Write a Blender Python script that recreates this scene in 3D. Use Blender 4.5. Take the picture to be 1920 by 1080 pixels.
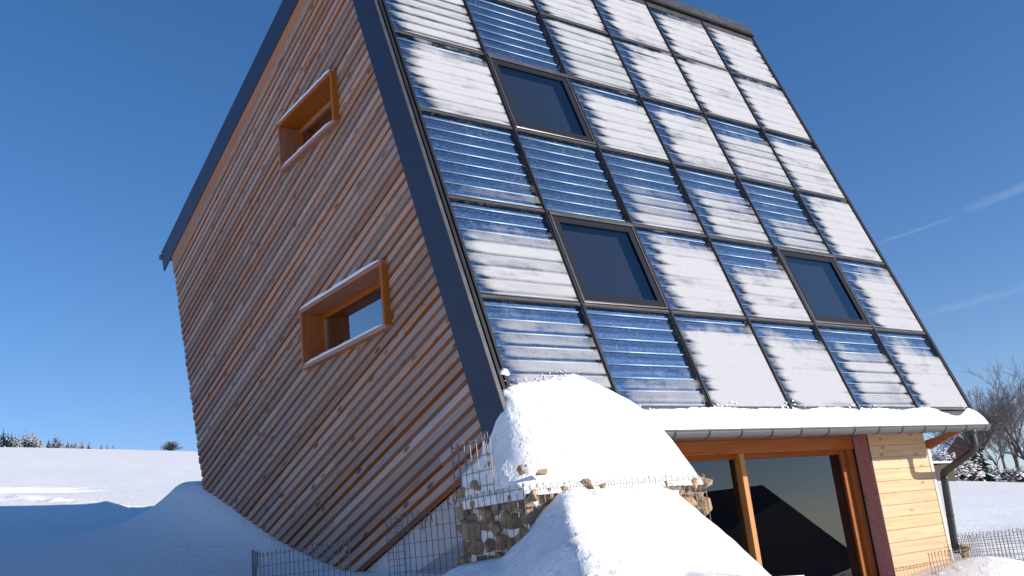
import bpy, bmesh, math, random
from mathutils import Matrix, Vector, noise
random.seed(7)
sc = bpy.context.scene
for o in list(bpy.data.objects): bpy.data.objects.remove(o)
col = sc.collection

# ------------------------------------------------------------------ camera
cd = bpy.data.cameras.new('camera'); cam = bpy.data.objects.new('camera', cd); col.objects.link(cam)
RX = Vector((0.80535, -0.58339, -0.10523)); RY = Vector((-0.07458, -0.27581, 0.95832)); RZ = Vector((-0.58809, -0.76393, -0.26563))
CAM = Vector((-4.71621, -6.25849, -1.12521))
cam.matrix_world = Matrix(((RX.x, RY.x, RZ.x, CAM.x), (RX.y, RY.y, RZ.y, CAM.y), (RX.z, RY.z, RZ.z, CAM.z), (0, 0, 0, 1)))
cd.sensor_width = 36; cd.lens = 33.47; cd.clip_start = 0.05; cd.clip_end = 3000
sc.camera = cam

# ------------------------------------------------------------------ light
SUN_EL, SUN_AZ = math.radians(17.0), math.radians(147.0)       # azimuth from north (+Y) towards east (+X)
SUND = Vector((math.sin(SUN_AZ)*math.cos(SUN_EL), math.cos(SUN_AZ)*math.cos(SUN_EL), math.sin(SUN_EL)))
w = bpy.data.worlds.new('World'); sc.world = w; w.use_nodes = True
nt = w.node_tree; nt.nodes.clear()
out = nt.nodes.new('ShaderNodeOutputWorld'); bg = nt.nodes.new('ShaderNodeBackground')
sky = nt.nodes.new('ShaderNodeTexSky'); sky.sky_type = 'NISHITA'; sky.sun_disc = False
sky.sun_elevation = SUN_EL; sky.sun_rotation = SUN_AZ; sky.altitude = 700; sky.air_density = 1.0; sky.dust_density = 0.0; sky.ozone_density = 3.6
bg.inputs['Strength'].default_value = 0.126
tc = nt.nodes.new('ShaderNodeTexCoord')
def wmath(op, a, b=None, c=None, clamp=False):
    n = nt.nodes.new('ShaderNodeMath'); n.operation = op; n.use_clamp = clamp
    for i, v in enumerate((a, b, c)):
        if v is None: continue
        if hasattr(v, 'links'): nt.links.new(v, n.inputs[i])
        else: n.inputs[i].default_value = v
    return n.outputs[0]
def wdot(v):
    n = nt.nodes.new('ShaderNodeVectorMath'); n.operation = 'DOT_PRODUCT'
    nt.links.new(tc.outputs['Generated'], n.inputs[0]); n.inputs[1].default_value = v
    return n.outputs['Value']
sx = nt.nodes.new('ShaderNodeSeparateXYZ'); nt.links.new(tc.outputs['Generated'], sx.inputs[0])        # clear winter air: no yellow band along the horizon
cz = nt.nodes.new('ShaderNodeCombineXYZ'); nt.links.new(sx.outputs[0], cz.inputs[0]); nt.links.new(sx.outputs[1], cz.inputs[1]); nt.links.new(wmath('MULTIPLY_ADD', wmath('MAXIMUM', sx.outputs[2], 0.0), 0.96, 0.045), cz.inputs[2])
nv = nt.nodes.new('ShaderNodeVectorMath'); nv.operation = 'NORMALIZE'; nt.links.new(cz.outputs[0], nv.inputs[0]); nt.links.new(nv.outputs[0], sky.inputs['Vector'])
wn = nt.nodes.new('ShaderNodeTexNoise'); wn.inputs['Scale'].default_value = 38; wn.inputs['Detail'].default_value = 5
nt.links.new(tc.outputs['Generated'], wn.inputs['Vector'])
tot = None                                                     # old aircraft trails drifting across the sky
for nrm, mid, half, wid, amt in (((0.28597, 0.00591, -0.95822), (0.85025, 0.45962, 0.25658), 2.1, 0.0022, 0.10),
                                 ((0.31158, -0.04729, -0.94904), (0.8853, 0.37729, 0.27185), 2.6, 0.0055, 0.12),
                                 ((0.19712, 0.00714, -0.98035), (0.88477, 0.42943, 0.18103), 3.4, 0.0050, 0.06)):
    wob = wmath('MULTIPLY_ADD', wn.outputs['Fac'], wid*1.3, -wid*0.65)
    d = wmath('ABSOLUTE', wmath('ADD', wdot(nrm), wob))
    a = wmath('SUBTRACT', 1.0, wmath('DIVIDE', d, wid), clamp=True)
    e = wmath('SUBTRACT', 1.0, wmath('DIVIDE', wmath('SUBTRACT', 1.0, wdot(mid)), 1-math.cos(math.radians(half))), clamp=True)
    m = wmath('MULTIPLY', wmath('MULTIPLY', a, wmath('POWER', e, 0.6)), wmath('MULTIPLY', wn.outputs['Fac'], amt*1.9))
    tot = m if tot is None else wmath('ADD', tot, m)
mx = nt.nodes.new('ShaderNodeMixRGB'); nt.links.new(tot, mx.inputs['Fac'])
hsv = nt.nodes.new('ShaderNodeHueSaturation'); hsv.inputs['Saturation'].default_value = 1.22; hsv.inputs['Hue'].default_value = 0.505
nt.links.new(sky.outputs['Color'], hsv.inputs['Color'])
tint = nt.nodes.new('ShaderNodeMixRGB'); tint.blend_type = 'MULTIPLY'; tint.inputs['Fac'].default_value = 1; tint.inputs['Color2'].default_value = (1.36, 0.95, 0.88, 1)
nt.links.new(hsv.outputs['Color'], tint.inputs['Color1']); nt.links.new(tint.outputs['Color'], mx.inputs['Color1']); mx.inputs['Color2'].default_value = (5.2, 6.0, 7.0, 1)
nt.links.new(mx.outputs['Color'], bg.inputs['Color']); nt.links.new(bg.outputs[0], out.inputs['Surface'])
sl = bpy.data.lights.new('sun', 'SUN'); sl.energy = 4.2; sl.angle = math.radians(0.53); sl.color = (1.0, 0.91, 0.78)
so = bpy.data.objects.new('sun', sl); col.objects.link(so); so.rotation_euler = SUND.to_track_quat('Z', 'Y').to_euler(); so.location = (20, -30, 20)
vs = sc.view_settings; vs.view_transform = 'Standard'; vs.look = 'None'; vs.gamma = 1; vs.use_curve_mapping = False; vs.exposure = 0.55
sc.render.engine = 'CYCLES'
sc.cycles.max_bounces = 8; sc.cycles.transparent_max_bounces = 16; sc.cycles.caustics_reflective = False; sc.cycles.caustics_refractive = False

# ------------------------------------------------------------------ helpers
WM = {}
def obj(name, me, mat=None, parent=None, M=None):
    o = bpy.data.objects.new(name, me); col.objects.link(o)
    M = M.copy() if M is not None else (WM[parent.name].copy() if parent and me is None else Matrix.Identity(4))
    WM[o.name] = M
    if parent is not None:
        o.parent = parent; o.matrix_basis = WM[parent.name].inverted() @ M
    else: o.matrix_basis = M
    if mat is not None and me is not None and not me.materials:
        for m in (mat if isinstance(mat, (list, tuple)) else [mat]): me.materials.append(m)
    return o
def tag(o, label=None, cat=None, group=None, kind=None):
    if label: o['label'] = label
    if cat: o['category'] = cat
    if group: o['group'] = group
    if kind: o['kind'] = kind
    return o
def thing(name, loc, label, cat, group=None):
    return tag(obj(name, None, M=Matrix.Translation(loc)), label, cat, group)
class MB:
    def __init__(s): s.v = []; s.f = []; s.m = []
    def face(s, pts, m=0):
        b = len(s.v); s.v += [tuple(p) for p in pts]; s.f.append(tuple(range(b, b+len(pts)))); s.m.append(m)
    def box(s, x0, x1, y0, y1, z0, z1, m=0, T=None):
        b = len(s.v)
        P = [(x, y, z) for z in (z0, z1) for y in (y0, y1) for x in (x0, x1)]
        if T is not None: P = [tuple(T @ Vector(p)) for p in P]
        s.v += P
        for f in ((0, 2, 3, 1), (4, 5, 7, 6), (0, 1, 5, 4), (2, 6, 7, 3), (0, 4, 6, 2), (1, 3, 7, 5)):
            s.f.append(tuple(b+i for i in f)); s.m.append(m)
        return s
    def prism(s, poly, axis, a0, a1, m=0):
        """poly in the two other axes, extruded along axis"""
        def mk(p, a): q = list(p); q.insert(axis, a); return tuple(q)
        n = len(poly); b = len(s.v)
        s.v += [mk(p, a0) for p in poly]+[mk(p, a1) for p in poly]
        s.f.append(tuple(range(b+n-1, b-1, -1))); s.m.append(m)
        s.f.append(tuple(range(b+n, b+2*n))); s.m.append(m)
        for i in range(n):
            j = (i+1) % n; s.f.append((b+i, b+j, b+n+j, b+n+i)); s.m.append(m)
        return s
    def tube(s, pts, r, n=6, m=0, cap=True):
        pts = [Vector(p) for p in pts]; rs = r if isinstance(r, (list, tuple)) else [r]*len(pts)
        b = len(s.v); prev = None
        for i, p in enumerate(pts):
            d = (pts[min(i+1, len(pts)-1)]-pts[max(i-1, 0)])
            d = d.normalized() if d.length > 1e-9 else Vector((0, 0, 1))
            if prev is None:
                u = d.orthogonal().normalized()
            else:
                u = (prev-d*prev.dot(d)); u = u.normalized() if u.length > 1e-6 else d.orthogonal().normalized()
            prev = u; v = d.cross(u)
            for k in range(n):
                a = 2*math.pi*k/n; s.v.append(tuple(p+(u*math.cos(a)+v*math.sin(a))*rs[i]))
        for i in range(len(pts)-1):
            for k in range(n):
                k2 = (k+1) % n
                s.f.append((b+i*n+k, b+i*n+k2, b+(i+1)*n+k2, b+(i+1)*n+k)); s.m.append(m)
        if cap:
            s.f.append(tuple(b+k for k in range(n-1, -1, -1))); s.m.append(m)
            e = b+(len(pts)-1)*n; s.f.append(tuple(e+k for k in range(n))); s.m.append(m)
        return s
    def mesh(s, name, smooth=False, fix=False, bevel=0):
        me = bpy.data.meshes.new(name); me.from_pydata(s.v, [], s.f)
        me.polygons.foreach_set('material_index', s.m)
        if fix or bevel:
            bm = bmesh.new(); bm.from_mesh(me)
            if fix: bmesh.ops.remove_doubles(bm, verts=bm.verts, dist=1e-5)
            bmesh.ops.recalc_face_normals(bm, faces=bm.faces)
            if bevel: bmesh.ops.bevel(bm, geom=bm.edges[:], offset=bevel, segments=1, affect='EDGES', clamp_overlap=True)
            bm.to_mesh(me); bm.free()
        if smooth: me.polygons.foreach_set('use_smooth', [True]*len(me.polygons))
        me.update(); return me

# ------------------------------------------------------------------ materials
class NT:
    def __init__(s, name):
        s.mat = bpy.data.materials.new(name); s.mat.use_nodes = True; s.t = s.mat.node_tree; s.t.nodes.clear()
        s.out = s.n('ShaderNodeOutputMaterial'); s.p = s.n('ShaderNodeBsdfPrincipled'); s.l(s.p.outputs[0], s.out.inputs[0])
        s.tc = s.n('ShaderNodeTexCoord')
    def n(s, t, **k):
        n = s.t.nodes.new(t)
        for a, v in k.items(): setattr(n, a, v)
        return n
    def l(s, a, b): s.t.links.new(a, b)
    def set(s, sock, v):
        if hasattr(v, 'links'): s.l(v, sock)
        else: sock.default_value = v
    def math(s, op, a, b=None, c=None, clamp=False):
        n = s.n('ShaderNodeMath', operation=op, use_clamp=clamp)
        for i, v in enumerate((a, b, c)):
            if v is not None: s.set(n.inputs[i], v)
        return n.outputs[0]
    def vec(s, scale=(1, 1, 1), src='Object', rnd=True, rot=(0, 0, 0)):
        v = s.tc.outputs[src]
        if rnd:
            oi = s.n('ShaderNodeObjectInfo'); m = s.n('ShaderNodeVectorMath', operation='MULTIPLY_ADD')
            cx = s.n('ShaderNodeCombineXYZ'); s.l(oi.outputs['Random'], cx.inputs[0]); s.l(oi.outputs['Random'], cx.inputs[1]); s.l(oi.outputs['Random'], cx.inputs[2])
            s.l(cx.outputs[0], m.inputs[0]); m.inputs[1].default_value = (61.7, 37.3, 23.1); s.l(v, m.inputs[2]); v = m.outputs[0]
        mp = s.n('ShaderNodeMapping'); s.l(v, mp.inputs['Vector']); mp.inputs['Scale'].default_value = scale; mp.inputs['Rotation'].default_value = rot
        return mp.outputs[0]
    def noise(s, vec, scale, detail=4, rough=0.55, dist=0):
        n = s.n('ShaderNodeTexNoise'); s.l(vec, n.inputs['Vector']); n.inputs['Scale'].default_value = scale
        n.inputs['Detail'].default_value = detail; n.inputs['Roughness'].default_value = rough; n.inputs['Distortion'].default_value = dist
        return n.outputs['Fac']
    def ramp(s, fac, stops, interp='LINEAR'):
        r = s.n('ShaderNodeValToRGB'); s.l(fac, r.inputs[0]); r.color_ramp.interpolation = interp
        e = r.color_ramp.elements
        while len(e) < len(stops): e.new(0.5)
        for i, (p, c) in enumerate(stops):
            e[i].position = p; e[i].color = (c, c, c, 1) if isinstance(c, (int, float)) else (*c, 1)
        return r.outputs[0]
    def mix(s, fac, a, b, mode='MIX'):
        n = s.n('ShaderNodeMixRGB', blend_type=mode); s.set(n.inputs[0], fac)
        for i, v in ((1, a), (2, b)): s.set(n.inputs[i], v if hasattr(v, 'links') else (*v, 1))
        return n.outputs[0]
    def bump(s, h, strength=0.3, dist=0.01):
        b = s.n('ShaderNodeBump'); b.inputs['Strength'].default_value = strength; b.inputs['Distance'].default_value = dist
        s.l(h, b.inputs['Height']); s.l(b.outputs[0], s.p.inputs['Normal']); return b.outputs[0]
    def base(s, v): s.set(s.p.inputs['Base Color'], v if hasattr(v, 'links') else (*v, 1)); return s
    def pr(s, rough=0.6, metal=0, spec=0.5):
        s.set(s.p.inputs['Roughness'], rough); s.set(s.p.inputs['Metallic'], metal); s.set(s.p.inputs['Specular IOR Level'], spec); return s

def m_wood(name, c1, c2, knot=(0.05, 0.03, 0.02), var=0.35, rough=0.75, stretch=(1.6, 26, 26), knots=True, spec=0.25, weather=None, kp=0.11, sv=0.5):
    t = NT(name); v = t.vec(stretch); g = t.noise(v, 1.0, 6, 0.62, 0.6)
    c = t.mix(t.ramp(g, [(0.3, 0), (0.72, 1)]), c1, c2)
    if weather:
        wv = t.vec((0.9, 3.5, 3.5)); wn_ = t.noise(wv, 1.6, 5, 0.6)
        c = t.mix(t.ramp(wn_, [(0.40, 0), (0.66, 1)]), c, weather)
    if weather:
        ge = t.n('ShaderNodeNewGeometry'); mpv = t.n('ShaderNodeMapping'); t.l(ge.outputs['Position'], mpv.inputs['Vector']); mpv.inputs['Scale'].default_value = (1, 0.55, 0.9)
        pn = t.noise(mpv.outputs[0], 0.9, 4, 0.6); c = t.mix(t.math('MULTIPLY', t.ramp(pn, [(0.38, 0), (0.66, 1)]), 0.50), c, (0.30, 0.235, 0.21))
    if knots:
        kv = t.vec((2.6, 7.0, 7.0)); vo = t.n('ShaderNodeTexVoronoi'); t.l(kv, vo.inputs['Vector']); vo.inputs['Scale'].default_value = 1.0
        k = t.ramp(vo.outputs['Distance'], [(kp*0.45, 1), (kp, 0)])
        c = t.mix(t.math('MULTIPLY', k, 0.8), c, knot)
    oi = t.n('ShaderNodeObjectInfo')
    hv = t.n('ShaderNodeHueSaturation'); t.l(c, hv.inputs['Color'])
    t.l(t.math('MULTIPLY_ADD', oi.outputs['Random'], var*2, 1-var), hv.inputs['Value'])
    r2 = t.math('FRACT', t.math('MULTIPLY', oi.outputs['Random'], 17.31))
    t.l(t.math('MULTIPLY_ADD', r2, sv, 1-sv/2), hv.inputs['Saturation'])
    t.base(hv.outputs[0]); t.pr(rough, 0, spec); t.bump(g, 0.35, 0.004); return t.mat
def m_metal(name, c, rough=0.4, metal=0.6, var=0.25, scale=6):
    t = NT(name); n = t.noise(t.vec((1, 1, 1)), scale, 5, 0.6)
    t.base(t.mix(n, tuple(x*(1-var) for x in c), tuple(x*(1+var) for x in c)))
    t.pr(t.math('MULTIPLY_ADD', n, 0.25, rough-0.12), metal); return t.mat

# snow
def m_snow(name, coarse=2.5, s1=0.25, fine=55, clump=None):
    t = NT(name); v = t.vec((1, 1, 1), rnd=False)
    a = t.noise(v, coarse, 5, 0.55); b = t.noise(v, fine, 4, 0.65)
    h = t.math('ADD', t.math('MULTIPLY', a, 1.0), t.math('MULTIPLY', b, 0.09))
    if clump:
        c = t.noise(v, clump, 3, 0.5); h = t.math('ADD', h, t.math('MULTIPLY', t.ramp(c, [(0.52, 0), (0.75, 1)]), 0.35))
    t.base(t.mix(b, (0.88, 0.875, 0.87), (0.93, 0.92, 0.91))); t.pr(0.55, 0, 0.25)
    t.p.inputs['Sheen Weight'].default_value = 0.0
    t.bump(h, s1, 0.12); return t.mat
M_SNOW = m_snow('snow', 1.2, 0.30, 34, 6)
M_PILE = m_snow('pile_snow', 2.6, 0.32, 36, 12)
M_CAP = m_snow('cap_snow', 8.0, 0.10, 90)
# cladding
M_BOARD = m_wood('weathered_larch', (0.32, 0.195, 0.14), (0.50, 0.355, 0.28), (0.045, 0.028, 0.022), 0.24, 0.8, weather=(0.34, 0.295, 0.28), kp=0.21)
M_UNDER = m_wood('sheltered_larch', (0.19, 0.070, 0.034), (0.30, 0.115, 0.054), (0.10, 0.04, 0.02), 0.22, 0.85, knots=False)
M_FASCIA = m_wood('fascia_larch', (0.36, 0.10, 0.012), (0.46, 0.145, 0.022), (0.08, 0.03, 0.015), 0.1, 0.7, (1.0, 16, 16))
M_FRAME = m_wood('oiled_larch', (0.29, 0.10, 0.042), (0.42, 0.155, 0.065), (0.08, 0.03, 0.015), 0.12, 0.55, (2.2, 30, 30), spec=0.4)
M_PINE = m_wood('fresh_spruce', (0.50, 0.325, 0.18), (0.69, 0.485, 0.305), (0.36, 0.17, 0.07), 0.05, 0.65, (1.2, 22, 22), kp=0.16, sv=0.12)
M_REDWD = m_wood('stained_reveal', (0.36, 0.15, 0.16), (0.46, 0.20, 0.20), (0.06, 0.02, 0.02), 0.05, 0.6)
M_JAMB = m_wood('jamb_wood', (0.22, 0.07, 0.025), (0.32, 0.115, 0.04), (0.08, 0.03, 0.015), 0.05, 0.5)
M_TRIM = m_metal('navy_sheet_metal', (0.026, 0.036, 0.066), 0.5, 0.35, 0.10, 2)
M_BLACK = m_metal('black_rail', (0.010, 0.011, 0.016), 0.45, 0.3)
M_BLACKN = NT('navy_black_sash').base((0.008, 0.010, 0.020)).pr(0.75, 0, 0.2).mat
M_GREYM = m_metal('grey_sheet', (0.105, 0.10, 0.105), 0.42, 0.7)
M_BRONZE = m_metal('bronze_bar', (0.085, 0.078, 0.078), 0.42, 0.6)
M_GUTTER = m_metal('gutter_zinc', (0.105, 0.10, 0.11), 0.55, 0.3, 0.15, 9)
M_STRAP = m_metal('strap_dark', (0.05, 0.05, 0.055), 0.5, 0.5)
M_PIPEOUT = m_metal('downpipe_grey', (0.04, 0.045, 0.045), 0.45, 0.3)
M_SCREW = m_metal('screw_head', (0.7, 0.7, 0.7), 0.25, 1)
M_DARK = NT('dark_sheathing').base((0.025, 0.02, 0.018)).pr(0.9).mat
M_ROOM = NT('room_plaster').base((0.42, 0.38, 0.36)).pr(0.9).mat
M_FLOOR = m_wood('room_floor', (0.10, 0.05, 0.03), (0.15, 0.08, 0.05), knots=False)
M_WIRE = m_metal('galvanised_wire', (0.17, 0.155, 0.15), 0.5, 0.4)
def m_stone():
    t = NT('gabion_stone'); v = t.vec((1, 1, 1)); a = t.noise(v, 9, 6, 0.65); b = t.noise(v, 40, 3)
    oi = t.n('ShaderNodeObjectInfo')
    c = t.mix(t.ramp(a, [(0.3, 0), (0.7, 1)]), (0.38, 0.235, 0.125), (0.62, 0.43, 0.25))
    c = t.mix(t.math('MULTIPLY', oi.outputs['Random'], 0.55), c, (0.30, 0.24, 0.19)); t.base(c); t.pr(0.85, 0, 0.3)
    t.bump(t.math('ADD', a, t.math('MULTIPLY', b, 0.3)), 0.6, 0.02); return t.mat
M_STONE = m_stone()
def m_plaster():
    t = NT('white_insulation'); v = t.vec((1, 1, 1), rnd=False); a = t.noise(v, 3, 5); b = t.noise(v, 60, 3)
    t.base(t.mix(t.ramp(a, [(0.35, 0), (0.7, 1)]), (0.55, 0.48, 0.47), (0.74, 0.70, 0.70))); t.pr(0.85, 0, 0.2); t.bump(b, 0.2, 0.004); return t.mat
M_WHITE = m_plaster()
M_WALLGREY = NT('wall_lower_grey').base((0.36, 0.34, 0.37)).pr(0.8).mat  # flat grey for the darker lower area of the white wall
M_RED = NT('red_marker').base((0.52, 0.16, 0.12)).pr(0.8).mat
# glass: clear sheet that reflects by angle
def m_glass(name, tint, boost=1.0, rough=0.0):
    t = NT(name); t.t.nodes.remove(t.p)
    fr = t.n('ShaderNodeFresnel'); fr.inputs['IOR'].default_value = 1.52
    tr = t.n('ShaderNodeBsdfTransparent'); tr.inputs[0].default_value = (*tint, 1)
    gl = t.n('ShaderNodeBsdfGlossy'); gl.inputs['Roughness'].default_value = rough
    mxs = t.n('ShaderNodeMixShader'); t.l(t.math('MULTIPLY', fr.outputs[0], boost, clamp=True), mxs.inputs[0])
    t.l(tr.outputs[0], mxs.inputs[1]); t.l(gl.outputs[0], mxs.inputs[2]); t.l(mxs.outputs[0], t.out.inputs[0]); return t.mat
M_GLASS3 = m_glass('triple_glazing', (0.55, 0.58, 0.58), 4.5)
M_GLASSD = m_glass('door_glazing', (0.50, 0.52, 0.55), 1.6)
M_GLASSR = m_glass('roof_glazing', (0.50, 0.53, 0.57), 2.4)
# collector absorber: selective blue coating, slightly rumpled
def m_absorber():
    t = NT('blue_absorber'); v = t.vec((5, 5, 5)); a = t.noise(v, 1.0, 4, 0.6)
    v2 = t.vec((26, 60, 26)); b = t.noise(v2, 1.0, 3, 0.6)
    v3 = t.vec((9, 7, 9)); d = t.noise(v3, 1.0, 2, 0.5, 1.5)
    sp2 = t.noise(t.vec((30, 55, 30)), 1.0, 4, 0.75); cc = t.mix(a, (0.010, 0.036, 0.125), (0.019, 0.066, 0.195))
    cc = t.mix(t.ramp(sp2, [(0.52, 0), (0.74, 1)]), cc, (0.07, 0.18, 0.36)); t.base(cc); t.pr(0.5, 0.6)
    t.bump(t.math('ADD', t.math('MULTIPLY', b, 0.25), d), 0.30, 0.012); return t.mat
M_ABS = m_absorber()
M_TUBE = m_metal('collector_pipe', (0.42, 0.62, 0.85), 0.5, 0.35, 0.1)
# collector cover glass with rime on it; the amounts sit on each panel as object properties
def m_cover():
    t = NT('rimed_cover_glass'); t.t.nodes.remove(t.p)
    def at(nm): a = t.n('ShaderNodeAttribute', attribute_type='OBJECT', attribute_name=nm); return a.outputs['Fac']
    sep = t.n('ShaderNodeSeparateXYZ'); t.l(t.tc.outputs['Object'], sep.inputs[0])
    n1 = t.noise(t.vec((1.0, 0.8, 1), rot=(0, 0, 0.6)), 2.3, 4, 0.6); n2 = t.noise(t.vec((0.35, 1.8, 1)), 11, 5, 0.7); n3 = t.noise(t.vec((1, 1, 1)), 48, 4, 0.75)
    U = t.math('DIVIDE', t.math('ADD', sep.outputs['X'], 0.6), 1.2); V = t.math('DIVIDE', t.math('SUBTRACT', 0.57, sep.outputs['Y']), 1.14)   # V from the top
    wob = t.math('MULTIPLY_ADD', n1, 0.34, -0.17); wob2 = t.math('MULTIPLY_ADD', n2, 0.20, -0.10)
    V2 = t.math('ADD', t.math('MULTIPLY_ADD', t.math('SUBTRACT', U, 0.5), at('rime_tilt'), V), t.math('ADD', wob, wob2)); U2 = t.math('ADD', U, t.math('MULTIPLY_ADD', wob, 0.35, wob2))
    yp = t.math('DIVIDE', sep.outputs['Y'], 1.14/8); sid = t.math('FLOOR', t.math('ADD', yp, 0.5)); sph = t.math('SUBTRACT', t.math('FRACT', t.math('ADD', yp, 0.5)), 0.5)
    def wnz(k): q = t.n('ShaderNodeTexWhiteNoise', noise_dimensions='1D'); t.l(t.math('ADD', sid, t.math('MULTIPLY_ADD', at('rime_shift'), 7.3, k)), q.inputs['W']); return q.outputs['Value']
    rnd_end = t.math('MULTIPLY', t.math('MULTIPLY', sph, sph), 0.20)
    U3 = t.math('SUBTRACT', t.math('ADD', U2, t.math('MULTIPLY_ADD', wnz(0.3), 0.065, -0.04)), rnd_end); U4 = t.math('SUBTRACT', t.math('SUBTRACT', 1.0, U2), t.math('MULTIPLY_ADD', wnz(5.7), 0.04, t.math('SUBTRACT', rnd_end, 0.04)))
    V2 = t.math('ADD', V2, t.math('MULTIPLY_ADD', wnz(11.1), 0.14, -0.07))
    def ss(x, e, wd): 
        m = t.n('ShaderNodeMapRange', interpolation_type='SMOOTHSTEP'); t.l(t.math('SUBTRACT', x, e), m.inputs['Value']); m.inputs['From Min'].default_value = 0
        t.set(m.inputs['From Max'], wd); return m.outputs[0]
    top = ss(V2, t.math('SUBTRACT', at('rime_top'), 0.17), t.math('MULTIPLY_ADD', at('rime_soft'), 1.35, 0.18)); left = ss(U3, t.math('MULTIPLY_ADD', at('rime_left'), 0.9, -0.15), 0.28); right = ss(U4, t.math('SUBTRACT', at('rime_right'), 0.14), 0.18)
    bot = ss(t.math('SUBTRACT', 1.0, V), 0.012, 0.03)
    cov = t.math('MULTIPLY', t.math('MULTIPLY', top, bot), t.math('MULTIPLY', left, right))
    # rime is thin over each pipe
    ph = t.math('FRACT', yp)
    line = t.math('SUBTRACT', 1.0, t.math('DIVIDE', t.math('ABSOLUTE', t.math('SUBTRACT', ph, 0.5)), 0.20), clamp=True)
    hole = t.ramp(t.noise(t.vec((0.5, 1.5, 1)), 3.4, 5, 0.65), [(0.52, 0), (0.68, 1)])
    cov = t.math('MULTIPLY', cov, t.math('MULTIPLY_ADD', wnz(3.9), 0.20, 0.88)); cov = t.math('SUBTRACT', cov, t.math('MULTIPLY', hole, 0.22))
    cov = t.math('SUBTRACT', t.math('MULTIPLY', cov, at('rime_density')), t.math('MULTIPLY', line, t.math('ADD', at('rime_gap'), 0.10)))
    n4 = t.noise(t.vec((0.22, 2.6, 1)), 7, 4, 0.65); grain = t.math('ADD', t.math('MULTIPLY', n3, 0.45), t.math('ADD', t.math('MULTIPLY', n2, 0.30), t.math('MULTIPLY', n4, 0.30)))
    al = t.math('MULTIPLY', t.math('SUBTRACT', t.math('MULTIPLY', cov, 0.95), grain), 1.3)
    al = t.math('ADD', al, 0.22, clamp=True)
    al = t.math('MULTIPLY', al, ss(cov, 0.05, 0.45)); spk = t.ramp(t.noise(t.vec((0.6, 1.3, 1)), 60, 3, 0.7), [(0.56, 0), (0.72, 0.5)]); al = t.math('MAXIMUM', al, t.math('MULTIPLY', spk, t.ramp(n1, [(0.35, 0), (0.65, 1)]))); al = t.math('MINIMUM', al, 0.90)
    df = t.n('ShaderNodeBsdfDiffuse'); t.l(t.mix(n3, (0.34, 0.345, 0.375), (0.55, 0.55, 0.575)), df.inputs['Color'])
    fr = t.n('ShaderNodeFresnel'); fr.inputs['IOR'].default_value = 1.5
    tr = t.n('ShaderNodeBsdfTransparent'); tr.inputs[0].default_value = (0.95, 0.97, 0.97, 1)
    gl = t.n('ShaderNodeBsdfGlossy'); gl.inputs['Roughness'].default_value = 0.03
    m1 = t.n('ShaderNodeMixShader'); t.l(t.math('MULTIPLY', fr.outputs[0], 0.8), m1.inputs[0]); t.l(tr.outputs[0], m1.inputs[1]); t.l(gl.outputs[0], m1.inputs[2])
    m2 = t.n('ShaderNodeMixShader'); t.l(al, m2.inputs[0]); t.l(m1.outputs[0], m2.inputs[1]); t.l(df.outputs[0], m2.inputs[2])
    t.l(m2.outputs[0], t.out.inputs[0]); return t.mat
M_COVER = m_cover()

# ------------------------------------------------------------------ terrain
Z0, GX, GY = -1.80, -0.0475, 0.1580
def fbm(x, y, s, o=4):
    v = 0; a = 1; tt = 0
    for i in range(o):
        v += a*noise.noise(Vector((x*s, y*s, 3.7+i*9.1))); tt += a; a *= 0.5; s *= 2.03
    return v/tt
def sstep(a, b, x):
    t = min(1, max(0, (x-a)/(b-a))); return t*t*(3-2*t)
def lerp_tab(tab, x):
    if x <= tab[0][0]: return tab[0][1]
    for (a, va), (b, vb) in zip(tab, tab[1:]):
        if x <= b: return va+(vb-va)*(x-a)/(b-a)
    return tab[-1][1]
WALL_SNOW = [(-1.5, -1.45), (0.6, -1.28), (2.0, -1.20), (2.9, -1.13), (3.15, -1.08), (3.92, -0.89), (4.8, -0.64), (6.16, -0.14), (7.28, 0.25), (8.5, 0.50), (10, 0.62), (14, 0.95)]
def plane(x, y): return Z0+GX*x+GY*y
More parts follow.
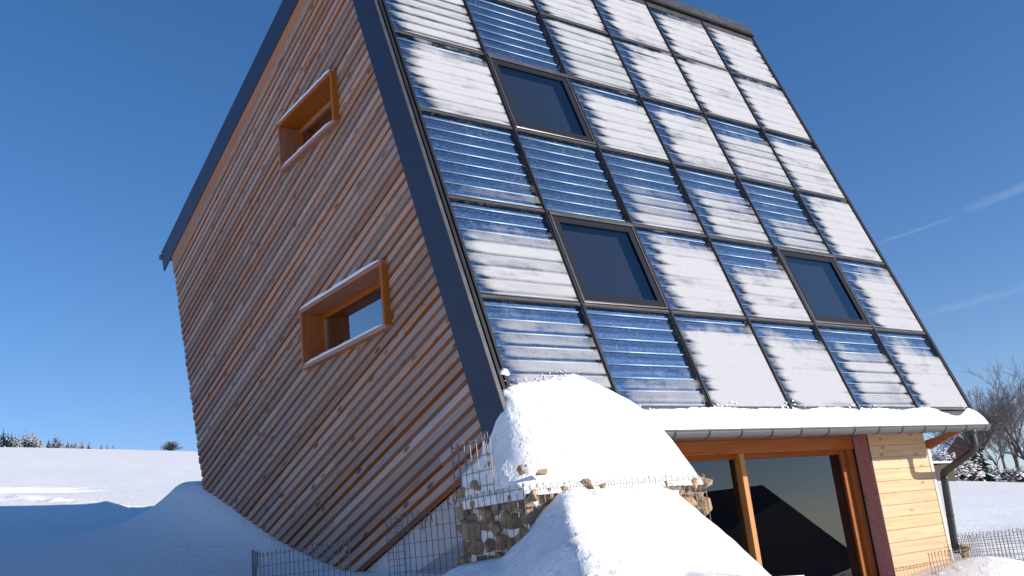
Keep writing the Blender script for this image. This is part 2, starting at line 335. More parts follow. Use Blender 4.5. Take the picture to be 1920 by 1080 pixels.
def ground(x, y):
    r = math.hypot(x-CAM.x, y-CAM.y); az = math.degrees(math.atan2(x-CAM.x, y-CAM.y))
    z = plane(x, y)
    Rr = 230+(135-230)*sstep(24, 52, az) if az > 0 else 230
    if az < -60 or az > 110:                                 # behind the viewer the field levels out
        z = max(z, plane(x, y)*0.35-1.6)
    if r > Rr: z -= 0.10*(r-Rr)+0.0
    z += 0.30*fbm(x, y, 0.035, 2)*sstep(15, 70, r)+0.10*fbm(x+31, y, 0.16, 3)*sstep(6, 20, r)+0.018*fbm(x, y, 0.9, 3)
    # drift blown against the gable wall
    if x < 0.4 and y > -2.5:
        d = max(0, -0.15-x)
        zw = lerp_tab(WALL_SNOW, y)
        k = math.exp(-(d/0.72)**1.05)*sstep(11, 7.6, y)
        z = z+(max(zw, z)-z)*k
    elif 0.4 <= x < 7.5 and 0.9 < y < 12: z = min(z, -2.35)   # under the house
    if 1.5 < x < 8.6 and -2.5 < y <= 0.9:                    # bank along the glazed front
        k = math.exp(-((x-6.7)/1.2)**2)*math.exp(-((y+0.05)/0.8)**2); z += 0.34*k
    # trodden track beyond the house shadow
    if 14 < y < 40 and -12 < x < 6:
        for (x0, y0, sl) in ((-2.0, 24.0, 0.10), (-2.0, 25.6, 0.13)):
            dy = y-(y0+sl*(x-x0)+0.5*fbm(x, 0, 0.5, 2)); z += (0.10*math.exp(-((dy-0.38)/0.16)**2)-0.12*math.exp(-(dy/0.22)**2))*(0.6+0.8*abs(fbm(x*1.0, y, 2.3, 2)))*sstep(3.5, 1.0, x)
        dx = x-(0.5-0.33*(y-19)); e = math.exp(-(dx/0.7)**2)*sstep(14, 17, y)*sstep(27, 24, y); z += e*0.24*fbm(x, y, 1.7, 3)
    if 7.5 < x < 70 and y > -25:                              # uneven trampled snow right of the house
        z += 0.10*fbm(x, y, 0.55, 3)*sstep(8, 11, x)*sstep(34, 18, x)
    return z
def axis(lo, hi, a, b, step, g):
    xs = []; v = a
    while v <= b: xs.append(v); v += step
    d = step; v = b
    while v < hi: d *= g; v += d; xs.append(v)
    d = step; v = a
    while v > lo: d *= g; v -= d; xs.insert(0, v)
    return xs
xs = axis(-420, 420, -6, 12, 0.15, 1.09); ys = axis(-300, 440, -4, 29, 0.15, 1.09)
gv = [(x, y, ground(x, y)) for y in ys for x in xs]; nx = len(xs)
gf = [(j*nx+i, j*nx+i+1, (j+1)*nx+i+1, (j+1)*nx+i) for j in range(len(ys)-1) for i in range(nx-1)]
me = bpy.data.meshes.new('snowfield'); me.from_pydata(gv, [], gf); me.polygons.foreach_set('use_smooth', [True]*len(gf)); me.update()
tag(obj('ground', me, M_SNOW), 'snow covered hillside rising to the left behind the house', kind='structure')

# ------------------------------------------------------------------ the tilted house
AL = math.radians(71.53); SA, CA = math.sin(AL), math.cos(AL)
ES = Vector((0, SA, -CA)); ET = Vector((0, CA, SA)); NS = Vector((0, -SA, CA))
FW = Matrix(((0, 0, -1, 0), (-SA, CA, 0, 0), (CA, SA, 0, 0), (0, 0, 0, 1)))       # local (-s, t, outward)
FS = Matrix(((1, 0, 0, 0), (0, CA, -SA, 0), (0, SA, CA, 0), (0, 0, 0, 1)))        # local (x, t, outward)
CW, CH = 1.2, 1.14
def yz(s, t): p = ES*s+ET*t; return (p.y, p.z)
house = thing('tilted_house', (3.5, 3.0, -2.2), 'wooden house tipped back like a tilted cube with a solar collector face', 'house')
WIN = [(1.598, 3.544, 1.080, 1.771), (2.411, 3.928, 3.625, 4.273)]                 # y0 y1 z0 z1 outer frame edges

# body: thin gable slab with window openings, main volume, floor recess over the glazed room
b = MB()
b.prism([yz(0.12, -0.20), yz(6.70, -0.20), yz(6.70, 6.70), yz(0.12, 6.70)][::-1], 0, 0.36, 7.05)
def cut_profile():
    p = [(0.085, -0.18), (0.95, -0.18), (0.96, yz(1.0, -0.20)[1]), yz(6.70, -0.20), yz(6.70, 6.70), yz(0.12, 6.70)]
    return p
b = MB(); b.prism(cut_profile()[::-1], 0, 0.42, 7.05)
obj('body', b.mesh('body', fix=True), M_DARK, house)
bm = bmesh.new()
def loop(pts):
    vv = [bm.verts.new(p) for p in pts]; return [bm.edges.new((vv[i], vv[(i+1) % len(vv)])) for i in range(len(vv))]
edges = loop([(-0.145, *yz(s, t)) for s, t in ((0.05, -0.26), (6.68, -0.26), (6.68, 6.72), (0.05, 6.72))])
for y0, y1, z0, z1 in WIN: edges += loop([(-0.145, y0+.02, z0+.02), (-0.145, y1-.02, z0+.02), (-0.145, y1-.02, z1-.02), (-0.145, y0+.02, z1-.02)])
bmesh.ops.triangle_fill(bm, use_beauty=True, use_dissolve=False, edges=edges)
ext = bmesh.ops.extrude_face_region(bm, geom=bm.faces[:])
for v in ext['geom']:
    if isinstance(v, bmesh.types.BMVert): v.co.x += 0.12
bmesh.ops.recalc_face_normals(bm, faces=bm.faces)
me = bpy.data.meshes.new('gable_wall'); bm.to_mesh(me); bm.free()
obj('gable_wall', me, M_DARK, house)

# cladding boards
def clip(poly, a, b_, c):            # keep a*x+b*y<=c
    o = []
    for i in range(len(poly)):
        p, q = poly[i], poly[(i+1) % len(poly)]
        dp, dq = a*p[0]+b_*p[1]-c, a*q[0]+b_*q[1]-c
        if dp <= 0: o.append(p)
        if dp*dq < -1e-14:
            k = dp/(dp-dq); o.append((p[0]+(q[0]-p[0])*k, p[1]+(q[1]-p[1])*k))
    return o
def area(p): return 0.5*sum(p[i][0]*p[(i+1) % len(p)][1]-p[(i+1) % len(p)][0]*p[i][1] for i in range(len(p)))
WQ = []
for y0, y1, z0, z1 in WIN:
    q = []
    for y, z in ((y0+.012, z0+.012), (y1-.012, z0+.012), (y1-.012, z1-.012), (y0+.012, z1-.012)):
        p = Vector((0, y, z)); q.append((-p.dot(ES), p.dot(ET)))
    if area(q) < 0: q = q[::-1]
    WQ.append(q)
PITCH = 0.1135; T0 = -0.275; NB = 58
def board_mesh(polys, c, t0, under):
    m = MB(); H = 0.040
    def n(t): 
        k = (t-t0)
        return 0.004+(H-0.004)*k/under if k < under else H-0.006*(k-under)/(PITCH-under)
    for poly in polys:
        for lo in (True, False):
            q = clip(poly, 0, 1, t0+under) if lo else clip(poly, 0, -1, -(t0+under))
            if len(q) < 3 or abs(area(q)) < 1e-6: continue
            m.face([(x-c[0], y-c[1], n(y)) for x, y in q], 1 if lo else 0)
        for i in range(len(poly)):
            p, r = poly[i], poly[(i+1) % len(poly)]
            if abs(p[1]-r[1]) < 1e-6 and abs(p[1]-t0) < 1e-6: continue
            pts = [p]
            if (p[1]-t0-under)*(r[1]-t0-under) < 0:
                k = (t0+under-p[1])/(r[1]-p[1]); pts.append((p[0]+(r[0]-p[0])*k, t0+under))
            pts.append(r)
            for u, w_ in zip(pts, pts[1:]):
                m.face([(u[0]-c[0], u[1]-c[1], 0), (w_[0]-c[0], w_[1]-c[1], 0), (w_[0]-c[0], w_[1]-c[1], n(w_[1])), (u[0]-c[0], u[1]-c[1], n(u[1]))], 0)
    return m.mesh('board')
rb = random.Random(3)
for i in range(NB):
    t0 = T0+i*PITCH+rb.uniform(-.002, .002); t1 = t0+PITCH-0.002
    sa, sb = 0.20, 6.72+rb.uniform(-.025, .02)
    cuts = [sa]
    nj = rb.choice((0, 1, 1, 1, 2))
    js = sorted(rb.uniform(0.9, 6.2) for _ in range(nj))
    for j in js:
        if j-cuts[-1] > 0.7: cuts.append(j)
    cuts.append(sb)
    for u0, u1 in zip(cuts, cuts[1:]):
        polys = [[(-u1+.0025, t0), (-u0-.0025, t0), (-u0-.0025, t1), (-u1+.0025, t1)]]
        groups = [polys]
        for q in WQ:
            ng = []
            for g in groups:
                outp = []; hit = False
                for poly in g:
                    rem = poly; parts = []
                    for k in range(4):
                        a_, b2 = q[k], q[(k+1) % 4]
                        ex, ey = b2[0]-a_[0], b2[1]-a_[1]          # outside is right of the edge (ccw)
                        nx_, ny_ = ey, -ex; cc = nx_*a_[0]+ny_*a_[1]
                        o_ = clip(rem, -nx_, -ny_, -cc)
                        if len(o_) > 2 and abs(area(o_)) > 1e-5: parts.append(o_)
                        rem = clip(rem, nx_, ny_, cc)
                        if len(rem) < 3: break
                    if len(rem) > 2 and abs(area(rem)) > 1e-5: hit = True; outp += parts
                    else: outp.append(poly)
                if not hit: ng.append(g); continue
                def inside(t):
                    return min(p[1] for p in q) < t < max(p[1] for p in q)
                cx = sum(p[0] for p in q)/4
                if inside(t0) and inside(t1):
                    L = [p for p in outp if sum(v[0] for v in p)/len(p) < cx]; R_ = [p for p in outp if sum(v[0] for v in p)/len(p) >= cx]
                    ng += [g_ for g_ in (L, R_) if g_]
                else: ng.append(outp)
            groups = ng
        for g in groups:
            if not g: continue
            ax = [v[0] for p in g for v in p]; c = ((min(ax)+max(ax))/2, t0)
            under = 0.036+rb.uniform(-.004, .005)
            obj('board', board_mesh(g, c, t0, under), [M_BOARD, M_UNDER], house, FW @ Matrix.Translation((c[0], c[1], 0.145+rb.uniform(-.002, .002))))

def fw_box(name, s0, s1, t0, t1, n0, n1, mat, parent=house, bevel=0.003):
    m = MB(); hs, ht = abs(s1-s0)/2, (t1-t0)/2; m.box(-hs, hs, -ht, ht, 0, n1-n0)
    return obj(name, m.mesh(name, fix=True, bevel=bevel), mat, parent, FW @ Matrix.Translation((-(s0+s1)/2, (t0+t1)/2, n0)))
def fs_box(name, x0, x1, t0, t1, n0, n1, mat, parent=house, bevel=0.003):
    m = MB(); m.box(-(x1-x0)/2, (x1-x0)/2, -(t1-t0)/2, (t1-t0)/2, 0, n1-n0)
    return obj(name, m.mesh(name, fix=True, bevel=bevel), mat, parent, FS @ Matrix.Translation(((x0+x1)/2, (t0+t1)/2, n0)))
fw_box('verge_plate', -0.10, 0.255, -0.29, 6.86, 0.187, 0.206, M_TRIM)
fs_box('verge_flange', -0.2055, -0.163, -0.22, 6.86, 0.088, 0.1015, M_GREYM, bevel=0.002)
fs_box('verge_channel', -0.186, -0.026, -0.20, 6.84, -0.06, -0.020, M_BLACK)
fs_box('channel_lip', -0.072, -0.034, -0.06, 6.84, -0.02, 0.012, M_BLACK)
fw_box('roof_fascia', 0.258, 7.09, 6.405, 6.79, 0.188, 0.208, M_TRIM)
fw_box('fascia_board', 0.258, 6.69, 6.195, 6.4045, 0.150, 0.196, M_FASCIA)
fw_box('cover_strip', 0.258, 6.70, 6.155, 6.1945, 0.150, 0.193, M_BOARD)
# roof slab and its rear gutter
m = MB(); m.prism([yz(0.0, 6.70), yz(7.05, 6.70), yz(7.05, 6.80), yz(0.0, 6.80)][::-1], 0, -0.186, 7.24)
obj('roof', m.mesh('roof', fix=True), M_GREYM, house)
m = MB(); yy, zz = yz(7.09, 6.72)
m.tube([(-0.23, yy+.03, zz-.02), (7.2, yy+.03, zz-.02)], 0.045, 10); obj('rear_gutter', m.mesh('rear_gutter', True), M_GUTTER, house)
fs = fs_box('ridge_flashing', -0.19, 7.215, 6.865, 7.03, 0.030, 0.055, M_GREYM)
fs_box('ridge_rail', -0.16, 7.23, 6.815, 6.8625, -0.03, 0.045, M_BLACK)
fs_box('ridge_strip', -0.16, 7.225, 6.835, 6.850, 0.0455, 0.052, M_GREYM, bevel=0.001)
ms = MB(); ms.tube([(0, 0, 0), (0, 0, 0.006)], 0.010, 8); msm = ms.mesh('screw')
for k in range(18): obj('screw', msm, M_SCREW, fs, FS @ Matrix.Translation((0.15+k*0.412, 6.925 if k % 2 else 6.95, 0.0552)))

# collector field -----------------------------------------------------------
WINCELL = {(3, 1), (1, 1), (1, 4)}        # (row, col) that hold roof windows
#        top  soft  left right dens gap
RIME = {(0, 0): (0.02, .30, .03, .00, .93, .42), (0, 1): (0.30, .55, .04, .10, .98, .18), (0, 2): (.14, .16, .05, .00, 1.25, .04), (0, 3): (.16, .22, .10, .00, 1.25, .05),
        (0, 4): (.20, .25, .14, .06, 1.05, .30), (0, 5): (.14, .18, .13, .00, 1.25, .06),
        (1, 0): (.20, .26, .06, .00, 1.06, .20), (1, 2): (.12, .16, .15, .02, 1.25, .06), (1, 3): (.22, .24, .13, .00, 1.18, .10), (1, 5): (.16, .16, .17, .00, 1.25, .04),
        (2, 0): (.36, .75, .06, .02, .88, .36), (2, 1): (.52, .95, .05, .02, .74, .45), (2, 2): (.22, .60, .10, .02, 1.08, .26), (2, 3): (.16, .40, .16, .02, 1.10, .28),
        (2, 4): (.30, .42, .17, .04, 1.05, .32), (2, 5): (.06, .14, .13, .00, 1.22, .10),
        (3, 0): (.12, .10, .11, .05, 1.15, .12), (3, 2): (.14, .08, .12, .01, 1.20, .12), (3, 3): (.12, .12, .15, .00, 1.18, .12), (3, 4): (.14, .20, .06, .02, 1.08, .24), (3, 5): (.12, .14, .06, .00, 1.18, .12),
        (4, 0): (.02, .06, .09, .06, 1.05, .42), (4, 1): (.55, 1.2, .05, .05, .62, .5), (4, 2): (.05, .10, .10, .04, 1.08, .26), (4, 3): (.10, .10, .17, .02, 1.18, .16), (4, 4): (.06, .08, .05, .00, 1.20, .12), (4, 5): (.04, .08, .06, .02, 1.20, .12),
        (5, 0): (.05, .1, .1, .05, 1.0, .4), (5, 1): (.1, .2, .1, .05, 1.0, .35), (5, 2): (.05, .1, .12, .04, 1.15, .14), (5, 3): (.05, .1, .17, .02, 1.18, .12), (5, 4): (.10, .1, .09, .01, 1.2, .12), (5, 5): (.08, .10, .12, .06, 1.2, .10)}
hw, hh = CW/2-0.018, CH/2-0.019
m = MB()                                   # shallow tray frame
for x0, x1, y0, y1 in ((-hw, -hw+.010, -hh, hh), (hw-.010, hw, -hh, hh), (-hw+.010, hw-.010, -hh, -hh+.008), (-hw+.010, hw-.010, hh-.008, hh)): m.box(x0, x1, y0, y1, -0.055, -0.002)
me_tray = m.mesh('solar_panel', fix=True); me_tray.materials.append(M_BLACK)
m = MB(); m.face([(-hw+.01, -hh+.01, -0.060), (hw-.01, -hh+.01, -0.060), (hw-.01, hh-.01, -0.060), (-hw+.01, hh-.01, -0.060)])
# absorber as eight shallow dished strips
m = MB()
for k in range(8):
    yb = -CH/2+k*CH/8
    prof = [(yb+CH/8*q, -0.050-0.004*math.sin(math.pi*q)) for q in (0, .12, .3, .5, .7, .88, 1)]
    for (ya, za), (yb2, zb) in zip(prof, prof[1:]):
        ya, yb2 = max(ya, -hh+.012), min(yb2, hh-.012)
        m.face([(-hw+.012, ya, za), (hw-.012, ya, za), (hw-.012, yb2, zb), (-hw+.012, yb2, zb)])
me_abs = m.mesh('absorber', True, fix=True); me_abs.materials.append(M_ABS)
m = MB()
for k in range(8):
    yb = -CH/2+(k+.5)*CH/8
    m.tube([(-hw+.03, yb, -0.044), (hw-.03, yb, -0.044)], 0.0085, 8)
m.tube([(-hw+.034, -hh+.04, -0.046), (-hw+.034, hh-.04, -0.046)], 0.006, 6)
me_tube = m.mesh('pipes', True); me_tube.materials.append(M_TUBE)
m = MB(); m.box(-hw+.0102, hw-.0102, -hh+.0082, hh-.0082, -0.010, -0.006); me_pane = m.mesh('pane', fix=True)
bm = bmesh.new(); bm.from_mesh(me_pane); bmesh.ops.delete(bm, geom=[f for f in bm.faces if f.normal.z < 0.5], context='FACES'); bm.to_mesh(me_pane); bm.free(); me_pane.materials.append(M_COVER)
for r in range(6):
    for c in range(6):
        if (r, c) in WINCELL: continue
        M = FS @ Matrix.Translation(((c+.5)*CW, (r+.5)*CH, 0))
        p = obj('solar_panel', me_tray, None, house, M)
        obj('absorber', me_abs, None, p, M); obj('pipes', me_tube, None, p, M)
        g = obj('cover_glass', me_pane, None, p, M)
        g['rime_tilt'] = random.uniform(-.22, .26); g['rime_shift'] = random.uniform(0, 40)
        for nm, v in zip(('rime_top', 'rime_soft', 'rime_left', 'rime_right', 'rime_density', 'rime_gap'), RIME[(r, c)]): g[nm] = float(v)
for k in range(7):
    wd = 0.017 if k in (0, 6) else 0.016
    x = k*CW+(0.002 if k == 0 else 0)
    fs_box('glazing_bar', x-wd, x+wd, -0.035, 6.81, -0.05, 0.010, M_BLACK, bevel=0.004)
fs_box('edge_cover', 7.222, 7.250, -0.03, 6.86, -0.12, 0.012, M_TRIM)
for r in range(0, 6):
    for c in range(6):
        y = r*CH if r else 0.004
        light = ((r-1, c) in WINCELL)
        fs_box('cross_bar', c*CW+.0175, (c+1)*CW-.0175, y-0.016, y+0.016, -0.05, 0.003 if not light else 0.006, M_BRONZE, bevel=0.006)
M_REVEAL = NT('grey_lining').base((0.10, 0.105, 0.12)).pr(0.7).mat; M_BLIND = NT('navy_blind').base((0.055, 0.065, 0.090)).pr(0.8).mat
# roof windows
for r, c in sorted(WINCELL):
    M = FS @ Matrix.Translation(((c+.5)*CW, (r+.5)*CH, 0))
    m = MB(); a, bb = CW/2-.020, CH/2-.021; e = 0.024
    for x0, x1, y0, y1 in ((-a, -a+e, -bb, bb), (a-e, a, -bb, bb), (-a+e, a-e, -bb, -bb+e), (-a+e, a-e, bb-e*.8, bb)): m.box(x0, x1, y0, y1, -0.06, 0.012)
    rw = obj('roof_window', m.mesh('roof_window', fix=True, bevel=0.006), M_GREYM, house, M)
    rw['label'] = {(3, 1): 'upper roof window between rimed collector panels', (1, 1): 'lower roof window near the verge', (1, 4): 'roof window low on the far side of the collector field'}[(r, c)]
    m = MB(); a2, b2, e2 = a-e-.004, bb-e-.004, 0.075
    for x0, x1, y0, y1 in ((-a2, -a2+e2, -b2, b2), (a2-e2, a2, -b2, b2), (-a2+e2, a2-e2, -b2, -b2+e2), (-a2+e2, a2-e2, b2-e2, b2)): m.box(x0, x1, y0, y1, -0.06, 0.004)
    obj('sash', m.mesh('sash', fix=True, bevel=0.004), M_BLACKN, rw, M)
    m = MB(); m.face([(-a2+e2, -b2+e2, -0.014), (a2-e2, -b2+e2, -0.014), (a2-e2, b2-e2, -0.014), (-a2+e2, b2-e2, -0.014)])
    obj('pane', m.mesh('pane'), M_GLASSR, rw, M)
    m = MB(); q0, q1, zb_ = a2-e2, b2-e2, -0.112
    m.face([(-q0, -q1, zb_), (q0, -q1, zb_), (q0, q1, zb_), (-q0, q1, zb_)], 1)
    for A_, B_ in (((-q0, -q1), (q0, -q1)), ((q0, -q1), (q0, q1)), ((q0, q1), (-q0, q1)), ((-q0, q1), (-q0, -q1))): m.face([(*A_, -0.0605), (*A_, zb_), (*B_, zb_), (*B_, -0.0605)], 0)
    obj('reveal', m.mesh('reveal'), [M_REVEAL, M_BLIND], rw, M)
    m = MB(); m.box(-a-.006, a+.006, bb-.002, bb+.012, -0.02, 0.026); m.box(-a-.006, a+.006, bb-.034, bb-.002, 0.0125, 0.024)
    obj('head_cover', m.mesh('head_cover', fix=True, bevel=0.004), M_GREYM, rw, M)

# gable windows -------------------------------------------------------------
def wood_bar(name, a, b_, sec, up, parent, mat):
    """bar from a to b with cross section sec=(w along up, d along third axis); local X runs along the bar"""
    a, b_ = Vector(a), Vector(b_); X = (b_-a).normalized(); Y = Vector(up); Z = X.cross(Y).normalized(); Y = Z.cross(X)
    M = Matrix(((X.x, Y.x, Z.x, (a.x+b_.x)/2), (X.y, Y.y, Z.y, (a.y+b_.y)/2), (X.z, Y.z, Z.z, (a.z+b_.z)/2), (0, 0, 0, 1)))
    m = MB(); L = (b_-a).length/2; m.box(-L, L, -sec[0]/2, sec[0]/2, -sec[1]/2, sec[1]/2)
    return obj(name, m.mesh(name, fix=True, bevel=0.004), mat, parent, M)
for i, (y0, y1, z0, z1) in enumerate(WIN):
    XF, XB, TH = -0.258, 0.10, 0.042; xm = (XF+XB)/2; dp = XB-XF
    gw = wood_bar('gable_window', (xm, y0, z0+TH/2), (xm, y1, z0+TH/2), (TH, dp), (0, 0, 1), house, M_FRAME)
    gw['label'] = ('lower gable window in a deep larch box with snow on it', 'upper gable window in a deep larch box with snow on it')[i]
    wood_bar('head_board', (xm, y0, z1-TH/2), (xm, y1, z1-TH/2), (TH, dp), (0, 0, 1), gw, M_FRAME)
    for yy in (y0+TH/2, y1-TH/2): wood_bar('side_board', (xm-0.002, yy, z0+TH), (xm-0.002, yy, z1-TH), (TH, dp-.004), (0, 1, 0), gw, M_FRAME)
    ya, yb, za, zb = y0+TH, y1-TH, z0+TH, z1-TH; px = 0.045; e = 0.055
    for A, B_ in (((px, ya, za+e/2), (px, yb, za+e/2)), ((px, ya, zb-e/2), (px, yb, zb-e/2))): wood_bar('sash_rail', A, B_, (e, 0.06), (0, 0, 1), gw, M_FRAME)
    for yy in (ya+e/2, yb-e/2): wood_bar('sash_stile', (px, yy, za+e), (px, yy, zb-e), (e, 0.058), (0, 1, 0), gw, M_FRAME)
    m = MB(); m.face([(px, ya+e, za+e), (px, ya+e, zb-e), (px, yb-e, zb-e), (px, yb-e, za+e)]); obj('pane', m.mesh('pane'), M_GLASS3, gw)
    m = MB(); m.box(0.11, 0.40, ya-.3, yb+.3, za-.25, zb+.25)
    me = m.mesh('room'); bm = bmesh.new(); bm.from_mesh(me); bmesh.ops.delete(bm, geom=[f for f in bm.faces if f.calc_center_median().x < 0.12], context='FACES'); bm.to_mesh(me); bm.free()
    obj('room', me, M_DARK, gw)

# eave, gutter, downpipe ------------------------------------------------------
m = MB(); m.prism([(-0.005, -0.03), (0.05, -0.05), (0.05, -0.27), (-0.085, -0.215)], 0, 0.0, 7.2); obj('eave_flashing', m.mesh('eave_flashing', fix=True), M_GREYM, house)
def gutter_profile(r, n=10): return [(-0.135+r*math.cos(math.pi+math.pi*k/n), -0.235+r*math.sin(math.pi+math.pi*k/n)) for k in range(n+1)]
po, pi_ = gutter_profile(0.066), gutter_profile(0.061)
m = MB(); m.prism(po+pi_[::-1], 0, 0.2, 7.20)
m.tube([(0.2, -0.203, -0.232), (7.2, -0.203, -0.232)], 0.009, 8)
m.prism([p for p in gutter_profile(0.0655)], 0, 7.186, 7.194)
gut = obj('gutter', m.mesh('gutter', fix=False), M_GUTTER, house)
sp, si = gutter_profile(0.0715, 8), gutter_profile(0.0667, 8)
for k in range(15):
    m = MB(); m.prism(sp+si[::-1], 0, -0.011, 0.011); m.box(-.011, .011, -.209, -.195, -.236, -.222)
    o = obj('bracket', m.mesh('bracket') if k == 0 else o.data, M_STRAP, gut, Matrix.Translation((7.08-k*0.455, 0, 0)))
m = MB()
path = [(6.83, -0.135, -0.285), (6.83, -0.135, -0.44), (6.833, -0.12, -0.50), (6.86, -0.05, -0.55), (6.96, 0.33, -0.70), (6.985, 0.41, -0.745), (6.99, 0.44, -0.82), (7.0, 0.505, -1.72)]
def smooth_path(p, n=4):
    P = [Vector(q) for q in p]; o_ = []
    for i in range(len(P)-1):
        a_, b_, c_, d_ = P[max(i-1, 0)], P[i], P[i+1], P[min(i+2, len(P)-1)]
        for k in range(n):
            t = k/n; o_.append(0.5*((2*b_)+(c_-a_)*t+(2*a_-5*b_+4*c_-d_)*t*t+(3*b_-a_-3*c_+d_)*t**3))
    o_.append(P[-1]); return o_
m.tube(smooth_path(path), 0.045, 14); m.tube([(6.83, -0.135, -0.27), (6.83, -0.135, -0.34)], [0.062, 0.049], 14)
dp_ = obj('downpipe', m.mesh('downpipe', True), M_PIPEOUT, house)
for z in (-0.80, -1.25):
    m = MB(); m.tube([(6.99+(-.82-z)*.011, 0.44+(-.82-z)*.072, z), (6.99+(-.82-z)*.011, 0.442+(-.82-z)*.072, z-.03)], 0.049, 14); obj('pipe_clip', m.mesh('pipe_clip', True), M_STRAP, dp_)
# soffit and barge board at the far gable
m = MB(); m.box(0.45, 7.02, -0.06, 0.70, -0.212, -0.200); obj('soffit', m.mesh('soffit', fix=True), M_JAMB, house)
m = MB(); m.prism([(-0.06, -0.20), (0.78, -0.33), (0.78, -0.485), (-0.06, -0.215)], 0, 7.03, 7.055); obj('barge_board', m.mesh('barge_board', fix=True), M_FASCIA, house)
m = MB(); m.prism([yz(0.02, -0.215), yz(1.2, -0.215), yz(1.2, -0.165), yz(0.02, -0.165)][::-1], 0, 7.057, 7.095); obj('barge_edge', m.mesh('barge_edge', fix=True), M_FASCIA, house)

# glazed front ----------------------------------------------------------------
YG = 0.70
def zbox(name, x0, x1, y0, y1, z0, z1, mat, parent, bevel=0.003):
    m = MB(); m.box(-(x1-x0)/2, (x1-x0)/2, -(y1-y0)/2, (y1-y0)/2, -(z1-z0)/2, (z1-z0)/2)
    return obj(name, m.mesh(name, fix=True, bevel=bevel), mat, parent, Matrix.Translation(((x0+x1)/2, (y0+y1)/2, (z0+z1)/2)))
M_UPR = m_wood('upright_larch', (0.40, 0.19, 0.075), (0.54, 0.28, 0.12), (0.12, 0.05, 0.02), 0.05, 0.55, (30, 30, 2.0), knots=False)
gf_ = zbox('glazed_front', 0.5, 5.575, YG-.01, YG+.14, -0.360, -0.214, M_FRAME, house)
gf_['label'] = 'glazed front under the gutter with a pale upright between its panes'
zbox('mullion', 3.485, 3.562, YG, YG+.12, -2.25, -0.361, M_UPR, gf_)
zbox('jamb', 5.455, 5.575, YG+.01, YG+.15, -2.25, -0.361, M_JAMB, gf_)
zbox('inner_stile', 5.365, 5.454, YG+.05, YG+.13, -2.25, -0.362, M_JAMB, gf_)
zbox('inner_head', 0.5, 5.364, YG+.05, YG+.13, -0.415, -0.3605, M_JAMB, gf_)
for x0, x1 in ((0.5, 3.484), (3.563, 5.364)):
    m = MB(); m.face([(x0, YG+.08, -2.25), (x1, YG+.08, -2.25), (x1, YG+.08, -0.416), (x0, YG+.08, -0.416)]); obj('pane', m.mesh('pane'), M_GLASSD, gf_)
m = MB(); m.box(0.45, 5.6, 0.95, 4.4, -2.26, -2.25); obj('room_floor', m.mesh('room_floor'), M_FLOOR, house)
m = MB(); m.face([(0.45, 4.3, -2.25), (5.6, 4.3, -2.25), (5.6, 4.3, 0), (0.45, 4.3, 0)]); m.face([(5.6, 0.9, -2.25), (5.6, 4.3, -2.25), (5.6, 4.3, 0), (5.6, 0.9, 0)]); m.face([(0.45, 0.9, -2.25), (0.45, 4.3, -2.25), (0.45, 4.3, 0), (0.45, 0.9, 0)])
obj('room_wall', m.mesh('room_wall'), M_ROOM, house)
# timber pier at the end of the glazed front
pier = zbox('timber_pier', 5.605, 6.835, 0.524, 0.95, -2.25, -0.214, M_DARK, house)
pier['label'] = 'sunlit pale plank pier between the glazed front and the downpipe'
for k in range(14):
    z1 = -0.215-k*0.1425; z0 = z1-0.1395
    m = MB(); m.box(-0.6125, 0.6125, -0.012, 0.012, -0.0698, 0.0698)
    obj('plank', m.mesh('plank', fix=True, bevel=0.003), M_PINE, pier, Matrix.Translation((6.2225, 0.512+random.uniform(-.001, .001), (z0+z1)/2)))
zbox('corner_trim', 6.836, 6.905, 0.492, 0.95, -2.25, -0.41, NT('pale_corner_sheet').base((0.55, 0.48, 0.44)).pr(0.5).mat, pier)
zbox('edge_strip', 5.580, 5.604, 0.494, 0.60, -2.25, -0.214, M_BLACK, pier)
zbox('reveal_board', 5.5765, 5.6035, 0.601, 0.685, -2.25, -0.214, M_REDWD, pier)
zbox('reveal_lining', 5.5770, 5.5795, 0.497, 0.600, -2.25, -0.214, M_REDWD, pier)
# foundation wall under the gable
m = MB()
ua, ub = yz(0.35, -0.27), yz(3.6, -0.27)
m.prism([(ua[0], -2.3), (ub[0], -2.3), (ub[0], ub[1]), (ua[0], ua[1])][::-1], 0, -0.11, 0.40)
fd = obj('foundation_wall', m.mesh('foundation_wall', fix=True), M_WHITE, house); fd['label'] = 'white insulated foundation wall with red scrawled marks under the tilted gable'
m = MB(); m.prism([(0.3, -2.3), (2.1, -2.3), (1.72, -1.24), (0.62, -0.94), (0.3, -0.86)][::-1], 0, -0.116, -0.1105); obj('lower_grey_area', m.mesh('lower_grey_area', fix=True), M_WALLGREY, fd)  # thin grey layer: lower wall drawn darker below a slanting edge
STROKES = {'K': [[(0, 0), (0, 1)], [(.55, 1), (0, .45), (.6, 0)]], 'O': [[(.3, 0), (.02, .3), (.05, .75), (.35, 1), (.6, .7), (.58, .25), (.3, 0)]], 'N': [[(0, 0), (.05, 1), (.5, 0), (.55, 1)]],
           'X': [[(0, 0), (.55, 1)], [(0, 1), (.55, 0)]], 'P': [[(0, 0), (.03, 1), (.5, .85), (.45, .5), (.05, .45)]], 'A': [[(0, 0), (.3, 1), (.55, 0)], [(.1, .4), (.45, .4)]], 'L': [[(.05, 1), (0, 0), (.5, .05)]]}
